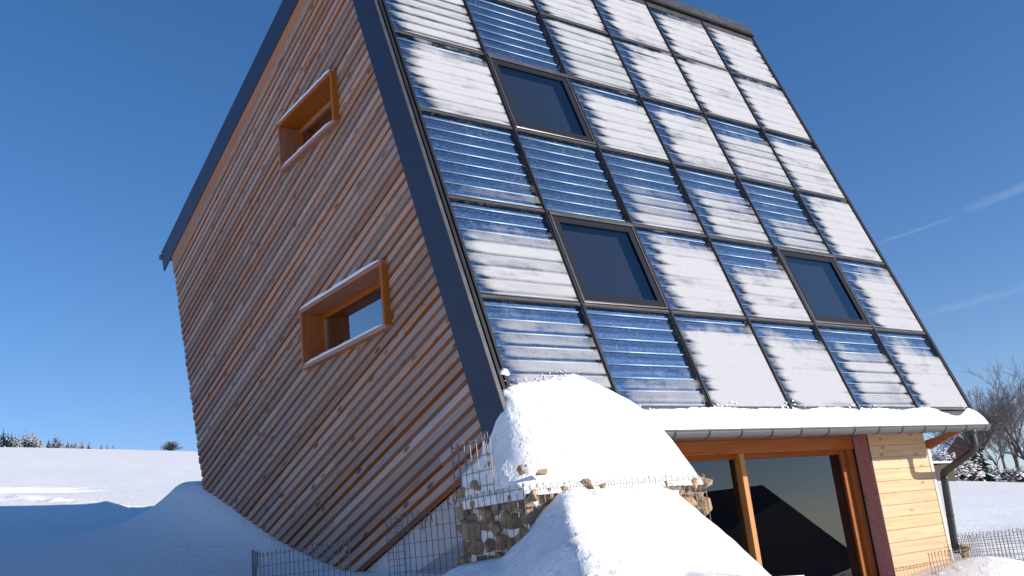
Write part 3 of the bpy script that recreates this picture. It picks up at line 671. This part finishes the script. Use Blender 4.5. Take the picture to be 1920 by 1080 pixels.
def scrawl(text, y, z, size, slope):
    m = MB(); u = 0
    for ch in text:
        for st in STROKES[ch]:
            pts = [Vector((-0.114, y-(u+px_*0.9)*size*math.cos(slope)-0, z+(u+px_*0.9)*size*math.sin(slope)+pz*size)) for px_, pz in st]
            for a_, c_ in zip(pts, pts[1:]):
                d = (c_-a_).normalized(); q = Vector((0, -d.z, d.y))*size*0.055
                a2, c2 = a_-d*size*.03, c_+d*size*.03
                m.face([a2-q, c2-q, c2+q, a2+q])
        u += 0.85
    return m
obj('red_marking', scrawl('KON', 0.98, -0.70, 0.12, 0.28).mesh('red_marking'), M_RED, fd)
obj('red_marking', scrawl('XPA', 1.47, -0.86, 0.10, 0.28).mesh('red_marking'), M_RED, fd)
obj('red_marking', scrawl('L', 1.20, -0.83, 0.10, 0.28).mesh('red_marking'), M_RED, fd)

# ------------------------------------------------------------------ snow caps on the window boxes
def cap(name, x0, x1, y0, y1, z, h, label):
    m = MB(); ny, nx_ = 26, 6; P = []
    for j in range(ny+1):
        v = j/ny; row = []
        for i in range(nx_+1):
            u = i/nx_
            e = min(1, (min(v, 1-v)*ny/3.0))**.5; pr_ = math.sin(math.pi*min(1, 0.12+u*0.95))**.5 if u < .5 else 1
            hh_ = h*e*(0.55+0.45*pr_)*(1+0.35*noise.noise(Vector((v*9, u*2, z*3))))
            row.append((x0+(x1-x0)*u-0.004*noise.noise(Vector((v*14, z, 1))), y0+(y1-y0)*v, z+max(0.002, hh_)))
        P.append(row)
    for j in range(ny):
        for i in range(nx_): m.face([P[j][i], P[j][i+1], P[j+1][i+1], P[j+1][i]])
        m.face([(P[j][0][0], P[j][0][1], z), P[j][0], P[j+1][0], (P[j+1][0][0], P[j+1][0][1], z)])
    for j in (0, ny):
        m.face([(P[j][0][0], P[j][0][1], z)]+P[j]+[(P[j][-1][0], P[j][-1][1], z)])
    return tag(obj(name, m.mesh(name, True, fix=True), M_CAP), label, 'snow')
for i, (y0, y1, z0, z1) in enumerate(WIN):
    nm = ('lower', 'upper')[i]
    cap('snow_strip', -0.262, -0.19, y0+.005, y1-.005, z1+.001, 0.042, f'thin snow strip on top of the {nm} gable window box')
    cap('snow_strip', -0.256, 0.0, y0+.05, y1-.05, z0+.043, 0.034, f'thin snow strip lying on the sill of the {nm} gable window')

# ------------------------------------------------------------------ snow on the eave
m = MB(); nxs = 320; rows = 9; P = []
for i in range(nxs+1):
    x = 1.0+(7.19-1.0)*i/nxs
    cell = (x/CW) % 1
    n1 = fbm(x, 1.3, 1.6, 3); n2 = noise.noise(Vector((x*16, 2.2, 0)))
    sp_ = max(0, 1-abs(cell-0.03)/0.10)                             # snow climbs beside the bars
    topY = 0.004+0.045*n1+0.014*n2+0.10*sp_*(0.5+0.5*noise.noise(Vector((x*3, 7, 0))))*max(0, .4+noise.noise(Vector((x*40, 1, 5))))
    if x > 6.2: topY -= 0.10*sstep(6.2, 6.75, x)*sstep(7.16, 6.8, x)
    topY = max(topY, -0.115)
    pt = ET*topY+NS*0.004
    bul = 0.030+0.025*fbm(x, 4.4, 1.1, 3)
    row = []
    for k in range(rows+1):
        u = k/rows
        y = pt.y+(-0.186-pt.y)*u; z = pt.z+(-0.226-pt.z)*u
        hgt = bul*math.sin(math.pi*min(1, u*1.02))**0.7 if 0 < u < 1 else 0
        hgt += 0.006*noise.noise(Vector((x*11, u*5, 1)))*(0 < u < 1)
        row.append((x, y-hgt*0.75, z+hgt*0.65))
    P.append(row)
for i in range(nxs):
    for k in range(rows): m.face([P[i][k], P[i][k+1], P[i+1][k+1], P[i+1][k]])
m.face(P[-1][:]+[(7.19, -0.07, -0.23)])
tag(obj('eave_snow', m.mesh('eave_snow', True, fix=True), M_PILE), 'strip of snow resting above the gutter along the bottom of the panels', 'snow')

# ------------------------------------------------------------------ the slid-off snow piles
def hfield(name, x0, x1, y0, y1, step, fn, mat, label, base):
    nx_ = int((x1-x0)/step); ny_ = int((y1-y0)/step); V = []; F = []
    for j in range(ny_+1):
        for i in range(nx_+1):
            x = x0+(x1-x0)*i/nx_; y = y0+(y1-y0)*j/ny_; V.append((x, y, max(base, fn(x, y))))
    for j in range(ny_):
        for i in range(nx_):
            q = (j*(nx_+1)+i, j*(nx_+1)+i+1, (j+1)*(nx_+1)+i+1, (j+1)*(nx_+1)+i)
            if all(V[k][2] <= base+1e-6 for k in q): continue
            F.append(q)
    me = bpy.data.meshes.new(name); me.from_pydata(V, [], F)
    bm = bmesh.new(); bm.from_mesh(me); bmesh.ops.delete(bm, geom=[v for v in bm.verts if not v.link_faces], context='VERTS'); bm.to_mesh(me); bm.free()
    me.polygons.foreach_set('use_smooth', [True]*len(me.polygons)); me.update()
    return tag(obj(name, me, mat), label, 'snow')
TOPH = [(-0.56, -0.80), (-0.50, -0.62), (-0.42, -0.46), (-0.34, -0.31), (-0.27, -0.12), (-0.20, 0.05), (-0.12, 0.15), (0.0, 0.205), (0.28, 0.245), (0.62, 0.305), (0.70, 0.30), (0.85, 0.24), (1.14, 0.11), (1.28, 0.02), (1.37, -0.10), (1.43, -0.26), (1.475, -0.48), (1.51, -0.72)]
def upper(x, y):
    H = lerp_tab(TOPH, x)
    if (y > 0.14 and x > -0.16) or y > 0.27 or x < -0.437+0.02*noise.noise(Vector((y*9, 2, 5))): return -9
    H = max(H-max(0, y+0.12)*1.6*sstep(-0.12, -0.26, x), min(H, -0.36-0.40*max(0, y)))
    k = (y+0.592)/0.61                                        # 0 at the gabion edge, 1 at the panels
    if k < 0: return -9
    f = min(1, k)
    prof = (1-(1-f)**(1.55+0.75*sstep(0.5, 1.2, x)))*0.92+0.08*min(1, f*8)
    z = -0.74+(H+0.74)*prof
    if y > 0.0: z = H-y*0.1
    edge = sstep(-0.50, -0.30, x)
    z += 0.05*fbm(x*1.0, y, 2.2, 4)*(1-0.5*edge)+0.030*fbm(x, y+4, 8, 4)*(1.7-1.45*edge)
    z += 0.018*max(0, noise.noise(Vector((x*22, y*22, 4))))*(y > -0.1)
    return z
hfield('snow_pile', -0.56, 1.50, -0.592, 0.42, 0.016, upper, M_PILE, 'big heap of slid roof snow lying on the gabion against the panels', -0.765)
def lower(x, y):
    ox, oy = x+0.07, y+0.60
    A = -(0.61*ox+0.79*oy); Pp = 0.79*ox-0.61*oy          # A runs towards the viewer, Pp to the right
    dy = -oy
    z = -0.725-0.20*max(0, A)-0.05*max(0, dy)-0.50*max(0, Pp)*sstep(0.02, 0.7, dy)
    e = max(0, Pp-0.70); z -= 1.02*(math.sqrt(e*e+0.05)-0.2236)
    e = max(0, -Pp); z -= 1.0*(math.sqrt(e*e+0.008)-0.0894)
    z += 0.045*fbm(x, y, 1.3, 3)+0.030*fbm(x+3, y, 5, 5)
    sh = -1.165-0.16*((x+0.40)/0.5)**2*(1 if x < -0.40 else 0.45)-0.16*max(0, dy-0.3)**1.2-0.35*max(0, -dy-0.75)+0.05*fbm(x, y, 1.9, 3)
    z = max(z, sh)+0.010*fbm(x, y, 9, 3)*(1.5 if x < 0.2 else 0.4)
    if x < -1.1: z -= (-1.1-x)*0.5
    return z
hfield('snow_pile', -1.9, 4.2, -4.2, 0.62, 0.045, lambda x, y: lower(x, y) if not (x > -0.45 and y > -0.56) else -9, M_PILE, 'wide white snow heap banked in front of the gabion and the glass', -2.35)

rq = random.Random(19); m = MB()
def clod(c, r):
    b0 = len(m.v); n = 7
    for lat in (-.6, .1, .75):
        for k in range(n):
            a = 6.283*k/n+lat; q = math.cos(lat)*r*rq.uniform(.75, 1.2); m.v.append(tuple(c+Vector((1, 0, 0))*q*math.cos(a)*1.2+ET*q*math.sin(a)+NS*(math.sin(lat)*r*.55)))
    m.v.append(tuple(c+NS*r*.55))
    for l in range(2):
        for k in range(n):
            k2 = (k+1) % n; m.f.append((b0+l*n+k, b0+l*n+k2, b0+(l+1)*n+k2, b0+(l+1)*n+k)); m.m.append(0)
    for k in range(n): m.f.append((b0+2*n+k, b0+2*n+(k+1) % n, b0+3*n)); m.m.append(0)
for k in range(170):
    x = rq.uniform(-0.02, 1.30); t_ = lerp_tab(TOPH, x)/SA+rq.triangular(-.03, .07, 0.0)
    if 0.42 < x < 0.85 and rq.random() < .14: t_ += rq.triangular(0, .11, 0.0)
    clod(Vector((x, 0, 0))+ET*t_+NS*0.004, rq.choice((.004, .006, .008)))
for k in range(46):
    x = 1.25+rq.uniform(0, 5.8); cc = round(x/CW)*CW; x = x*.55+(cc+rq.gauss(0.06, .05))*.45; clod(Vector((min(x, 7.1), 0, 0))+ET*rq.triangular(-.01, .10, 0.01)+NS*0.006, rq.choice((.006, .009, .013)))
mc = m; m = MB()
for k in range(70):
    if k % 2: x, y = rq.uniform(-.46, 0.15), rq.uniform(-.56, -.05); z = upper(x, y)
    else: x, y = rq.uniform(-1.0, 0.5), rq.uniform(-2.6, -.62); z = lower(x, y)
    if z > -1.9: clod(Vector((x, y, z)), rq.choice((.005, .007, .009, .012)))
tag(obj('snow_lumps', m.mesh('snow_lumps', True), M_PILE), 'small lumps of snow scattered over the shaded flanks of the heaps', 'snow', kind='stuff')
m = mc
tag(obj('snow_crumbs', m.mesh('snow_crumbs', True), M_PILE), 'crumbs of snow spattered on the lowest panels along the top of the snow', 'snow', kind='stuff')

# ------------------------------------------------------------------ gabion and wire cages
rs = random.Random(11)
def stone_mesh(seed):
    r_ = random.Random(seed); bm = bmesh.new()
    for k in range(15):
        v = Vector((r_.uniform(-1, 1), r_.uniform(-1, 1), r_.uniform(-1, 1)))
        q = max(abs(v.x), abs(v.y), abs(v.z)); bm.verts.new(v/q*r_.uniform(.80, 1.0) if k < 10 else v.normalized()*0.97)
    r = bmesh.ops.convex_hull(bm, input=bm.verts[:]); bmesh.ops.delete(bm, geom=[v for v in bm.verts if not v.link_faces], context='VERTS')
    bmesh.ops.bevel(bm, geom=bm.edges[:], offset=0.06, segments=1, affect='EDGES', clamp_overlap=True)
    me = bpy.data.meshes.new('stone'); bm.to_mesh(me); bm.free(); me.materials.append(M_STONE); return me
STM = [stone_mesh(k) for k in range(14)]
def put_stone(p, size, parent, name='stone'):
    M = Matrix.Translation(p) @ Matrix.Rotation(rs.uniform(-.35, .35), 4, 'X') @ Matrix.Rotation(rs.uniform(0, 6.28), 4, 'Z') @ Matrix.Diagonal((size[0], size[1], size[2], 1))
    return obj(name, rs.choice(STM), None, parent, M)
GX0, GX1, GYS, GYN, GZT, GZB = -0.46, 1.46, -0.60, 0.34, -0.69, -1.42
gab = thing('gabion', (0.5, -0.15, -1.42), 'stone filled wire gabion half buried in snow at the house corner', 'gabion')
m = MB(); m.box(GX0+.09, GX1-.09, GYS+.09, GYN, GZB, GZT-.05); obj('snow_fill', m.mesh('snow_fill'), M_CAP, gab)
def fill(along, lo, hi, fixed, sign, skip):
    z = GZT-.045; first = True
    while z > GZB+.02:
        u = lo+rs.uniform(0, .04); hrow = rs.uniform(.036, .066)
        while u < hi-.02:
            wd = rs.uniform(.038, .105)
            if not skip(u+wd, z) and rs.random() > 0.07:
                dz = rs.uniform(-.022, .022); depth = .05
                if along == 'x': put_stone((u+wd, fixed+sign*(depth+.012+rs.uniform(0, .012)), z+dz), (wd*1.12, .055, hrow*rs.uniform(.95, 1.4)), gab)
                else: put_stone((fixed+sign*(depth+.012+rs.uniform(0, .012)), u+wd, z+dz), (.055, wd*1.05, hrow*rs.uniform(.9, 1.25)), gab)
            u += wd*2
        z -= hrow*1.93; first = False
for dp2 in (0.0, 0.055):
  fill('x', GX0, GX1, GYS+dp2, 1, lambda u, z: (0.2 < u < 1.0 and z < -0.80) or (u > 0.05 and z < -1.1 and u < 1.2) or (0.25 < u < 1.05 and rs.random() < .65))
  fill('y', GYS+.10, GYN, GX0+dp2, 1, lambda u, z: dp2 > 0 and rs.random() < .55)
def wires(m, P0, P1, zt, zb, dv, dh, r, loops=True, jit=0.0, rr=random.Random(5)):
    P0, P1 = Vector((*P0, 0)), Vector((*P1, 0)); L = (P1-P0).length; d = (P1-P0)/L; n = max(2, int(L/dv))
    off = Vector((d.y, -d.x, 0))*r*1.8
    for k in range(n+1):
        p = P0+d*(L*k/n); q = p+Vector((rr.uniform(-jit, jit), rr.uniform(-jit, jit), 0))
        pts = [p+Vector((0, 0, zb)), q+Vector((0, 0, zt))]
        if loops:
            h = rr.uniform(.022, .040); s_ = rr.choice((-1, 1))*rr.uniform(.006, .012)
            pts += [q+Vector((0, 0, zt+h*.5))+d*s_*.6, q+Vector((0, 0, zt+h))-d*s_*.3, q+Vector((0, 0, zt+h*.9))-d*s_*1.6, q+Vector((0, 0, zt+h*.35))-d*s_]
        m.tube(pts, r, 4, cap=False)
    z = zt; 
    while z > zb:
        m.tube([P0+off+Vector((0, 0, z)), (P0+P1)/2+off+Vector((0, 0, z+rr.uniform(-jit, jit))), P1+off+Vector((0, 0, z))], r, 4, cap=False); z -= dh
m = MB()
wires(m, (GX0, GYS), (GX1, GYS), GZT, GZB, 0.062, 0.125, 0.0032); wires(m, (GX0, GYS), (GX0, GYN), GZT, GZB, 0.085, 0.125, 0.0032)
m.tube([(GX0, GYS, GZB), (GX0, GYS, GZT+.03)], .0045, 5); m.tube([(GX1, GYS, GZB), (GX1, GYS, GZT+.03)], .0045, 5)
obj('wire_mesh', m.mesh('wire_mesh'), M_WIRE, gab)
def cage(panels, label, loc, dv=0.085, dh=0.115, r=0.0032, jit=0.004):
    m = MB()
    for (p0, p1, zt, zb) in panels: wires(m, p0, p1, zt, zb, dv, dh, r, True, jit)
    return tag(obj('wire_cage', m.mesh('wire_cage'), M_WIRE), label, 'wire cage')
cage([((-0.462, -0.24), (-0.462, 0.30), -0.27, -0.70), ((-0.462, 0.30), (-0.25, 0.42), -0.27, -0.70)], 'upright wire mesh panel standing on the gabion beside the dark verge plate', None)
# big bent eye of wire at the corner of the upper panel
m = MB(); p = Vector((-0.462, -0.20, -0.30)); pts = [p+Vector((0, dy, dz)) for dy, dz in ((.0, -.10), (.005, 0), (-.018, .05), (-.012, .085), (.012, .088), (.022, .055), (.004, .0), (.0, -.08))]
m.tube(smooth_path(pts, 3), .005, 6)
tag(obj('wire_hook', m.mesh('wire_hook', True), M_WIRE), 'large bent wire eye at the tip of the upper mesh panel', 'wire')
cage([((-0.33, 0.44), (-0.33, 1.72), -0.725, -1.45), ((-0.33, 1.72), (-0.14, 1.74), -0.78, -1.45)], 'empty wire cage in front of the white foundation wall', None, 0.094, 0.118)
cage([((-1.0, 1.15), (-1.0, 3.30), -0.905, -1.5), ((-1.0, 3.30), (-0.62, 4.1), -0.86, -1.4)], 'low wire cage sticking out of the shaded snow below the gable', None, 0.10, 0.10, 0.0036)
cage([((7.95, 1.15), (8.05, -0.75), -1.60, -2.3), ((8.35, 1.3), (8.45, -0.6), -1.57, -2.3)], 'double row of wire mesh running off to the right of the downpipe', None, 0.05, 0.075, 0.0036)
cage([((5.75, 0.12), (6.6, 0.14), -1.67, -2.1)], 'short wire mesh with hooked ends in front of the plank pier', None, 0.07, 0.09, 0.0036)
sb_ = thing('gabion', (7.05, 0.42, -1.95), 'small stone basket at the foot of the downpipe', 'gabion')
for k in range(16): put_stone((7.05+rs.uniform(-.06, .06), 0.40+rs.uniform(-.06, .06), -1.94+0.020*k), (.045, .045, .04), sb_)
m = MB(); wires(m, (6.9, 0.30), (7.16, 0.28), -1.56, -2.1, .06, .1, .003); obj('wire_mesh', m.mesh('wire_mesh'), M_WIRE, sb_)
for (p, s_, lb) in (((-0.40, -0.52, -0.548), (.03, .03, .04), 'single brown stone stuck in the shaded side of the snow heap'), ((-0.28, -0.60, -0.575), (.055, .03, .022), 'flat brown stone on the sunlit edge of the snow heap'),
                    ((-0.455, -0.20, -0.465), (.03, .035, .03), 'small dark stone caught behind the upright mesh panel'), ((-0.45, 0.02, -0.615), (.05, .06, .045), 'brown stone low inside the upright mesh panel'), ((-0.44, 0.24, -0.63), (.04, .05, .055), 'brown stone at the far end of the upright mesh panel')):
    o = obj('stone', rs.choice(STM), None, None, Matrix.Translation(p) @ Matrix.Rotation(rs.uniform(0, 3), 4, 'X') @ Matrix.Diagonal((*s_, 1))); tag(o, lb, 'stone')
tag(obj('snow_clump', STM[3], None, None, Matrix.Translation((-0.10, -0.035, 0.30)) @ Matrix.Diagonal((.045, .03, .035, 1))), 'lump of snow lodged in the black channel beside the verge plate', 'snow')
o = bpy.data.objects['snow_clump']; o.material_slots[0].link = 'OBJECT'; o.material_slots[0].material = M_CAP

# ------------------------------------------------------------------ trees
M_BARK = NT('bark').base((0.085, 0.07, 0.065)).pr(0.9).mat
M_TWIG = NT('twig').base((0.12, 0.10, 0.10)).pr(0.9).mat
M_NEEDLE = m_metal('needles', (0.018, 0.028, 0.020), 0.9, 0, 0.4)
M_SHRUB = m_metal('shrub_twigs', (0.06, 0.045, 0.04), 0.9, 0, 0.4)
def at_px_dir(az, dist): 
    a = math.radians(az); x = CAM.x+math.sin(a)*dist; y = CAM.y+math.cos(a)*dist; return Vector((x, y, ground(x, y)))
def bare_tree(name, base, H, seed, label, group=None, spread=1.0, r0=0.16, lean=0.0, cat='tree'):
    r_ = random.Random(seed); t = thing(name, base, label, cat, group)
    tk, br = MB(), MB()
    def grow(p, d, L, r, depth):
        pts = [p]; rad = [r]; n = 4 if depth < 3 else 3; q = p.copy(); dd = d.copy()
        for k in range(n):
            dd = (dd+Vector((r_.gauss(0, .16), r_.gauss(0, .16), r_.gauss(0.03, .08)))).normalized(); q = q+dd*(L/n); pts.append(q.copy()); rad.append(r*(1-0.5*(k+1)/n))
        (tk if depth == 0 else br).tube(pts, rad, 6 if depth < 2 else 3, cap=False)
        if depth >= 5: return
        nb = (6, 5, 4, 4, 3)[depth]
        for k in range(nb):
            f = r_.uniform(0.35, 1.0) if k else 1.0
            i = min(n, max(1, round(f*n))); pp = pts[i]
            a = r_.uniform(0, 6.28); side = Vector((math.cos(a), math.sin(a), 0)); tilt = r_.uniform(.35, .95)*spread if k else .25
            nd = (dd*math.cos(tilt)+side*math.sin(tilt)+Vector((0, 0, .12))).normalized()
            grow(pp, nd, L*r_.uniform(.52, .78), max(0.014, rad[i]*r_.uniform(.5, .75)), depth+1)
    grow(Vector(base)-Vector((0, 0, .2)), Vector((lean, 0, 1)).normalized(), H*0.36, r0, 0)
    obj('trunk', tk.mesh('trunk', True), M_BARK, t); obj('crown', br.mesh('crown'), M_TWIG, t); return t
TR = [(62.45, 104, 11.0, 0.24, 'tall bare tree with a forked trunk just right of the downpipe', 21), (63.8, 112, 13.0, 0.24, 'tall bare tree at the right edge of the photo', 22), (61.3, 124, 9.5, 0.17, 'slim bare tree behind the downpipe elbow', 23),
      (61.9, 128, 11.5, 0.16, 'thin bare tree behind the tall forked tree', 24), (64.9, 104, 12.5, 0.24, 'bare tree reaching in from beyond the right edge', 25), (63.2, 126, 12.5, 0.18, 'pale distant bare tree between the two tall trees', 26), (62.9, 116, 8.0, 0.14, 'small bare tree just right of the forked trunk', 27)]
for az, dist, H, r0, lb, sd in TR: bare_tree('bare_tree', at_px_dir(az, dist), H, sd, lb, 'bare trees right of the house', r0=r0)
def snow_bush(name, base, rx, rz, seed, label, group, snow=0.55, nb=90):
    r_ = random.Random(seed); t = thing(name, base, label, 'bush', group); m = MB(); s = MB()
    for k in range(nb):
        a = r_.uniform(0, 6.28); e = r_.uniform(0.15, 1.45); d = Vector((math.cos(a)*math.cos(e), math.sin(a)*math.cos(e), math.sin(e)))
        p1 = Vector(base)+Vector((d.x*rx, d.y*rx, d.z*rz*2))*r_.uniform(.55, 1.0); mid = (Vector(base)+p1)/2+Vector((0, 0, .12*rz))
        m.tube([base, mid, p1], [.03, .02, .012], 3, cap=False)
        for q in range(5):
            c = mid.lerp(p1, r_.uniform(0, 1)); dd = Vector((r_.gauss(0, 1), r_.gauss(0, 1), r_.gauss(.2, 1))).normalized()*r_.uniform(.15, .4)
            m.tube([c, c+dd], [.016, .010], 3, cap=False)
            if r_.random() < snow:
                sz = r_.uniform(.05, .14); pp = c+dd*r_.uniform(.2, 1)
                s.box(-sz, sz, -sz, sz, -sz*.35, sz*.35, T=Matrix.Translation(pp) @ Matrix.Rotation(r_.uniform(0, 3), 4, 'Z') @ Matrix.Rotation(r_.uniform(-.5, .5), 4, 'X'))
    obj('branches', m.mesh('branches'), M_SHRUB, t)
    if s.v: o = obj('snow_load', s.mesh('snow_load', bevel=0.02), M_CAP, t); o['kind'] = 'stuff'
    return t
BU = [(60.05, 100, 2.2, 1.7, 'snow laden shrub right beside the pier corner'), (60.6, 98, 1.9, 1.5, 'broad snowy shrub behind the downpipe bend'), (61.1, 101, 1.7, 1.2, 'snow sprinkled shrub under the far brown gable'), (61.55, 99, 1.7, 1.2, 'low snowy shrub left of the dark conifer'),
      (62.6, 102, 1.6, .7, 'low snowy shrub at the foot of the forked tree'), (63.3, 103, 1.8, .65, 'low snow dusted brush right of the forked tree'), (63.9, 102, 2.2, .8, 'brown brush at the right edge of the field')]
for k, (az, dist, rx, rz, lb) in enumerate(BU): snow_bush('snowy_bush', at_px_dir(az, dist), rx, rz, 40+k, lb, 'snowy shrubs along the far edge of the field', .55 if k < 4 else .3)
def fir(name, base, H, seed, label, group, snow=0.6):
    r_ = random.Random(seed); t = thing(name, base, label, 'tree', group); m = MB(); s = MB(); B0 = Vector(base)
    tr = MB(); tr.tube([B0-Vector((0, 0, .2)), B0+Vector((0, 0, H))], [H*.03, .01], 6); obj('trunk', tr.mesh('trunk'), M_BARK, t)
    nt_ = 11
    for k in range(nt_):
        f = k/nt_; z = H*(0.06+0.92*f); R_ = H*0.36*(1-f)**.85+.03; nb = max(5, int(11*(1-f))+4)
        for q in range(nb):
            a = r_.uniform(0, 6.28); R2 = R_*r_.uniform(.7, 1.12); d = Vector((math.cos(a), math.sin(a), 0)); sd = Vector((-d.y, d.x, 0))
            tip = B0+d*R2+Vector((0, 0, z-R2*.35)); root = B0+Vector((0, 0, z+H*.03)); wd = R2*.32
            m.face([root, tip-sd*wd*.4-d*R2*.25, tip, tip+sd*wd*.4-d*R2*.25]); m.face([root-Vector((0, 0, H*.05)), tip+sd*wd*.3-d*R2*.3, tip-Vector((0, 0, H*.02)), tip-sd*wd*.3-d*R2*.3])
            if r_.random() < snow:
                up = Vector((0, 0, H*.022)); s.face([root.lerp(tip, .3)+up, tip-sd*wd*.42-d*R2*.2+up, tip+up*.6, tip+sd*wd*.42-d*R2*.2+up])
                s.face([root.lerp(tip, .3)+up*.2, tip-sd*wd*.42-d*R2*.2+up*.2, tip+up*-.4, tip+sd*wd*.42-d*R2*.2+up*.2])
    obj('crown', m.mesh('crown'), M_NEEDLE, t)
    o = obj('snow_load', s.mesh('snow_load'), M_CAP, t); o['kind'] = 'stuff'; return t
fir('conifer', at_px_dir(62.0, 101), 4.6, 3, 'dark conifer seen right of the downpipe bend', None, .25)
def px_dir(px, py):
    f = 1785.08; d = RX*((px-960)/f)-RY*((py-540)/f)-RZ; return d.normalized()
def az_of(px, py): d = px_dir(px, py); return math.degrees(math.atan2(d.x, d.y))
ords = ['first', 'second', 'third', 'fourth', 'fifth', 'sixth', 'seventh', 'eighth', 'ninth', 'tenth', 'eleventh', 'twelfth', 'thirteenth', 'fourteenth', 'fifteenth', 'sixteenth', 'seventeenth', 'eighteenth', 'nineteenth', 'twentieth', 'twenty-first', 'twenty-second']
FIRS = [(6, 26, .2), (14, 22, .2), (21, 20, .3), (28, 18, .7), (35, 17, .7), (46, 25, .75), (54, 22, .8), (61, 23, .9), (68, 19, .9), (76, 14, .95), (91, 13, .3), (103, 20, .35), (111, 15, .35), (118, 10, .9), (127, 11, .4), (135, 10, .5), (142, 11, .85), (153, 12, .6), (167, 10, .4), (190, 8, .4), (201, 8, .7), (212, 7, .8)]
for k, (px, hpx, sn) in enumerate(FIRS):
    b_ = at_px_dir(az_of(px, 840), 222+(k*7) % 9); H = hpx*1.3/1785*225
    fir('snowy_fir', b_, H, 70+k, f'{ords[k]} fir from the left edge in the row on the hilltop', 'firs along the hilltop', sn)
b_ = at_px_dir(az_of(321, 850), 224); rbush = snow_bush('round_bush', b_, 3.0, 1.15, 91, 'round bare bush alone on the hill beside the house wall', None, 0.0, 260)
# ------------------------------------------------------------------ far buildings
def far_house(name, base, yaw, wx, ly, hw_, hr, label, wallc):
    t = thing(name, base, label, 'house'); R_ = Matrix.Translation(base) @ Matrix.Rotation(yaw, 4, 'Z')
    m = MB(); m.prism([(-wx, -.5), (wx, -.5), (wx, hw_), (0, hr), (-wx, hw_)], 1, -ly, ly); obj('wall', m.mesh('wall', fix=True), NT(name+'_wall').base(wallc).pr(.85).mat, t, R_)
    for s_ in (-1, 1):
        m = MB(); a_ = [(0, hr+.02), (s_*(wx+.4), hw_-.38*(hr-hw_)/wx), (s_*(wx+.4), hw_-.38*(hr-hw_)/wx+.28), (0, hr+.30)]
        m.prism(a_, 1, -ly-.35, ly+.35); obj('snowy_roof', m.mesh('snowy_roof', fix=True), M_CAP, t, R_)
    m = MB(); m.box(-.4, .4, -ly-.04, -ly-.01, hw_*.35, hw_*.8); obj('window', m.mesh('window', fix=True), M_BLACK, t, R_); return t
d0 = at_px_dir(61.05, 118); far_house('far_house', (d0.x, d0.y, d0.z+0.4), math.radians(-50), 1.9, 3.0, 2.0, 3.9, 'distant brown gabled house with snowy roof behind the shrubs', (0.16, 0.085, 0.065))
d0 = at_px_dir(59.9, 94)
sh = thing('shed', (d0.x, d0.y, d0.z), 'low brown shed with a snow covered flat roof behind the pier corner', 'shed')
R_ = Matrix.Translation((d0.x, d0.y, d0.z)) @ Matrix.Rotation(math.radians(-32), 4, 'Z')
m = MB(); m.box(-1.3, 1.0, -1.2, 1.2, -.5, 1.35); obj('wall', m.mesh('wall', fix=True), NT('shed_wall').base((0.11, 0.085, 0.06)).pr(.9).mat, sh, R_)
m = MB(); m.prism([(-1.5, 1.56), (1.2, 1.36), (1.2, 1.52), (-1.5, 1.76)], 1, -1.3, 1.3); obj('snowy_roof', m.mesh('snowy_roof', fix=True), M_CAP, sh, R_)

# neighbour's hipped house on the slope behind the viewer's right; it shows as a dark shape in the glass
def hip_house():
    A_ = Vector((20.9, -13.15, 0.12)); T = Vector((-0.64, -0.77, 0)); D = Vector((0.77, -0.64, 0)); L = 8.0; ze = -2.9
    cen = A_+T*(L/2)+Vector((0, 0, -5.6)); t = thing('neighbour_house', cen, 'dark roofed neighbour house mirrored in the glazed front', 'house')
    e = [A_-T*2.9-D*3, A_+T*(L+2.9)-D*3, A_+T*(L+2.9)+D*3, A_-T*2.9+D*3]; e = [Vector((p.x, p.y, ze)) for p in e]; r0, r1 = A_, A_+T*L
    m = MB(); m.face([e[0], r0, r1, e[1]]); m.face([e[1], r1, e[2]]); m.face([e[2], r1, r0, e[3]]); m.face([e[3], r0, e[0]]); m.face(e)
    obj('roof', m.mesh('roof', fix=True), NT('slate_roof').base((0.16, 0.12, 0.12)).pr(.7).mat, t)
    m = MB(); q = [p.lerp((e[0]+e[2])/2, .07) for p in e]
    for a_, b_ in zip(q, q[1:]+q[:1]): m.face([Vector((a_.x, a_.y, -7.5)), Vector((b_.x, b_.y, -7.5)), Vector((b_.x, b_.y, ze+.01)), Vector((a_.x, a_.y, ze+.01))])
    obj('wall', m.mesh('wall', fix=True), NT('neighbour_wall').base((0.10, 0.075, 0.06)).pr(.9).mat, t)
hip_house()
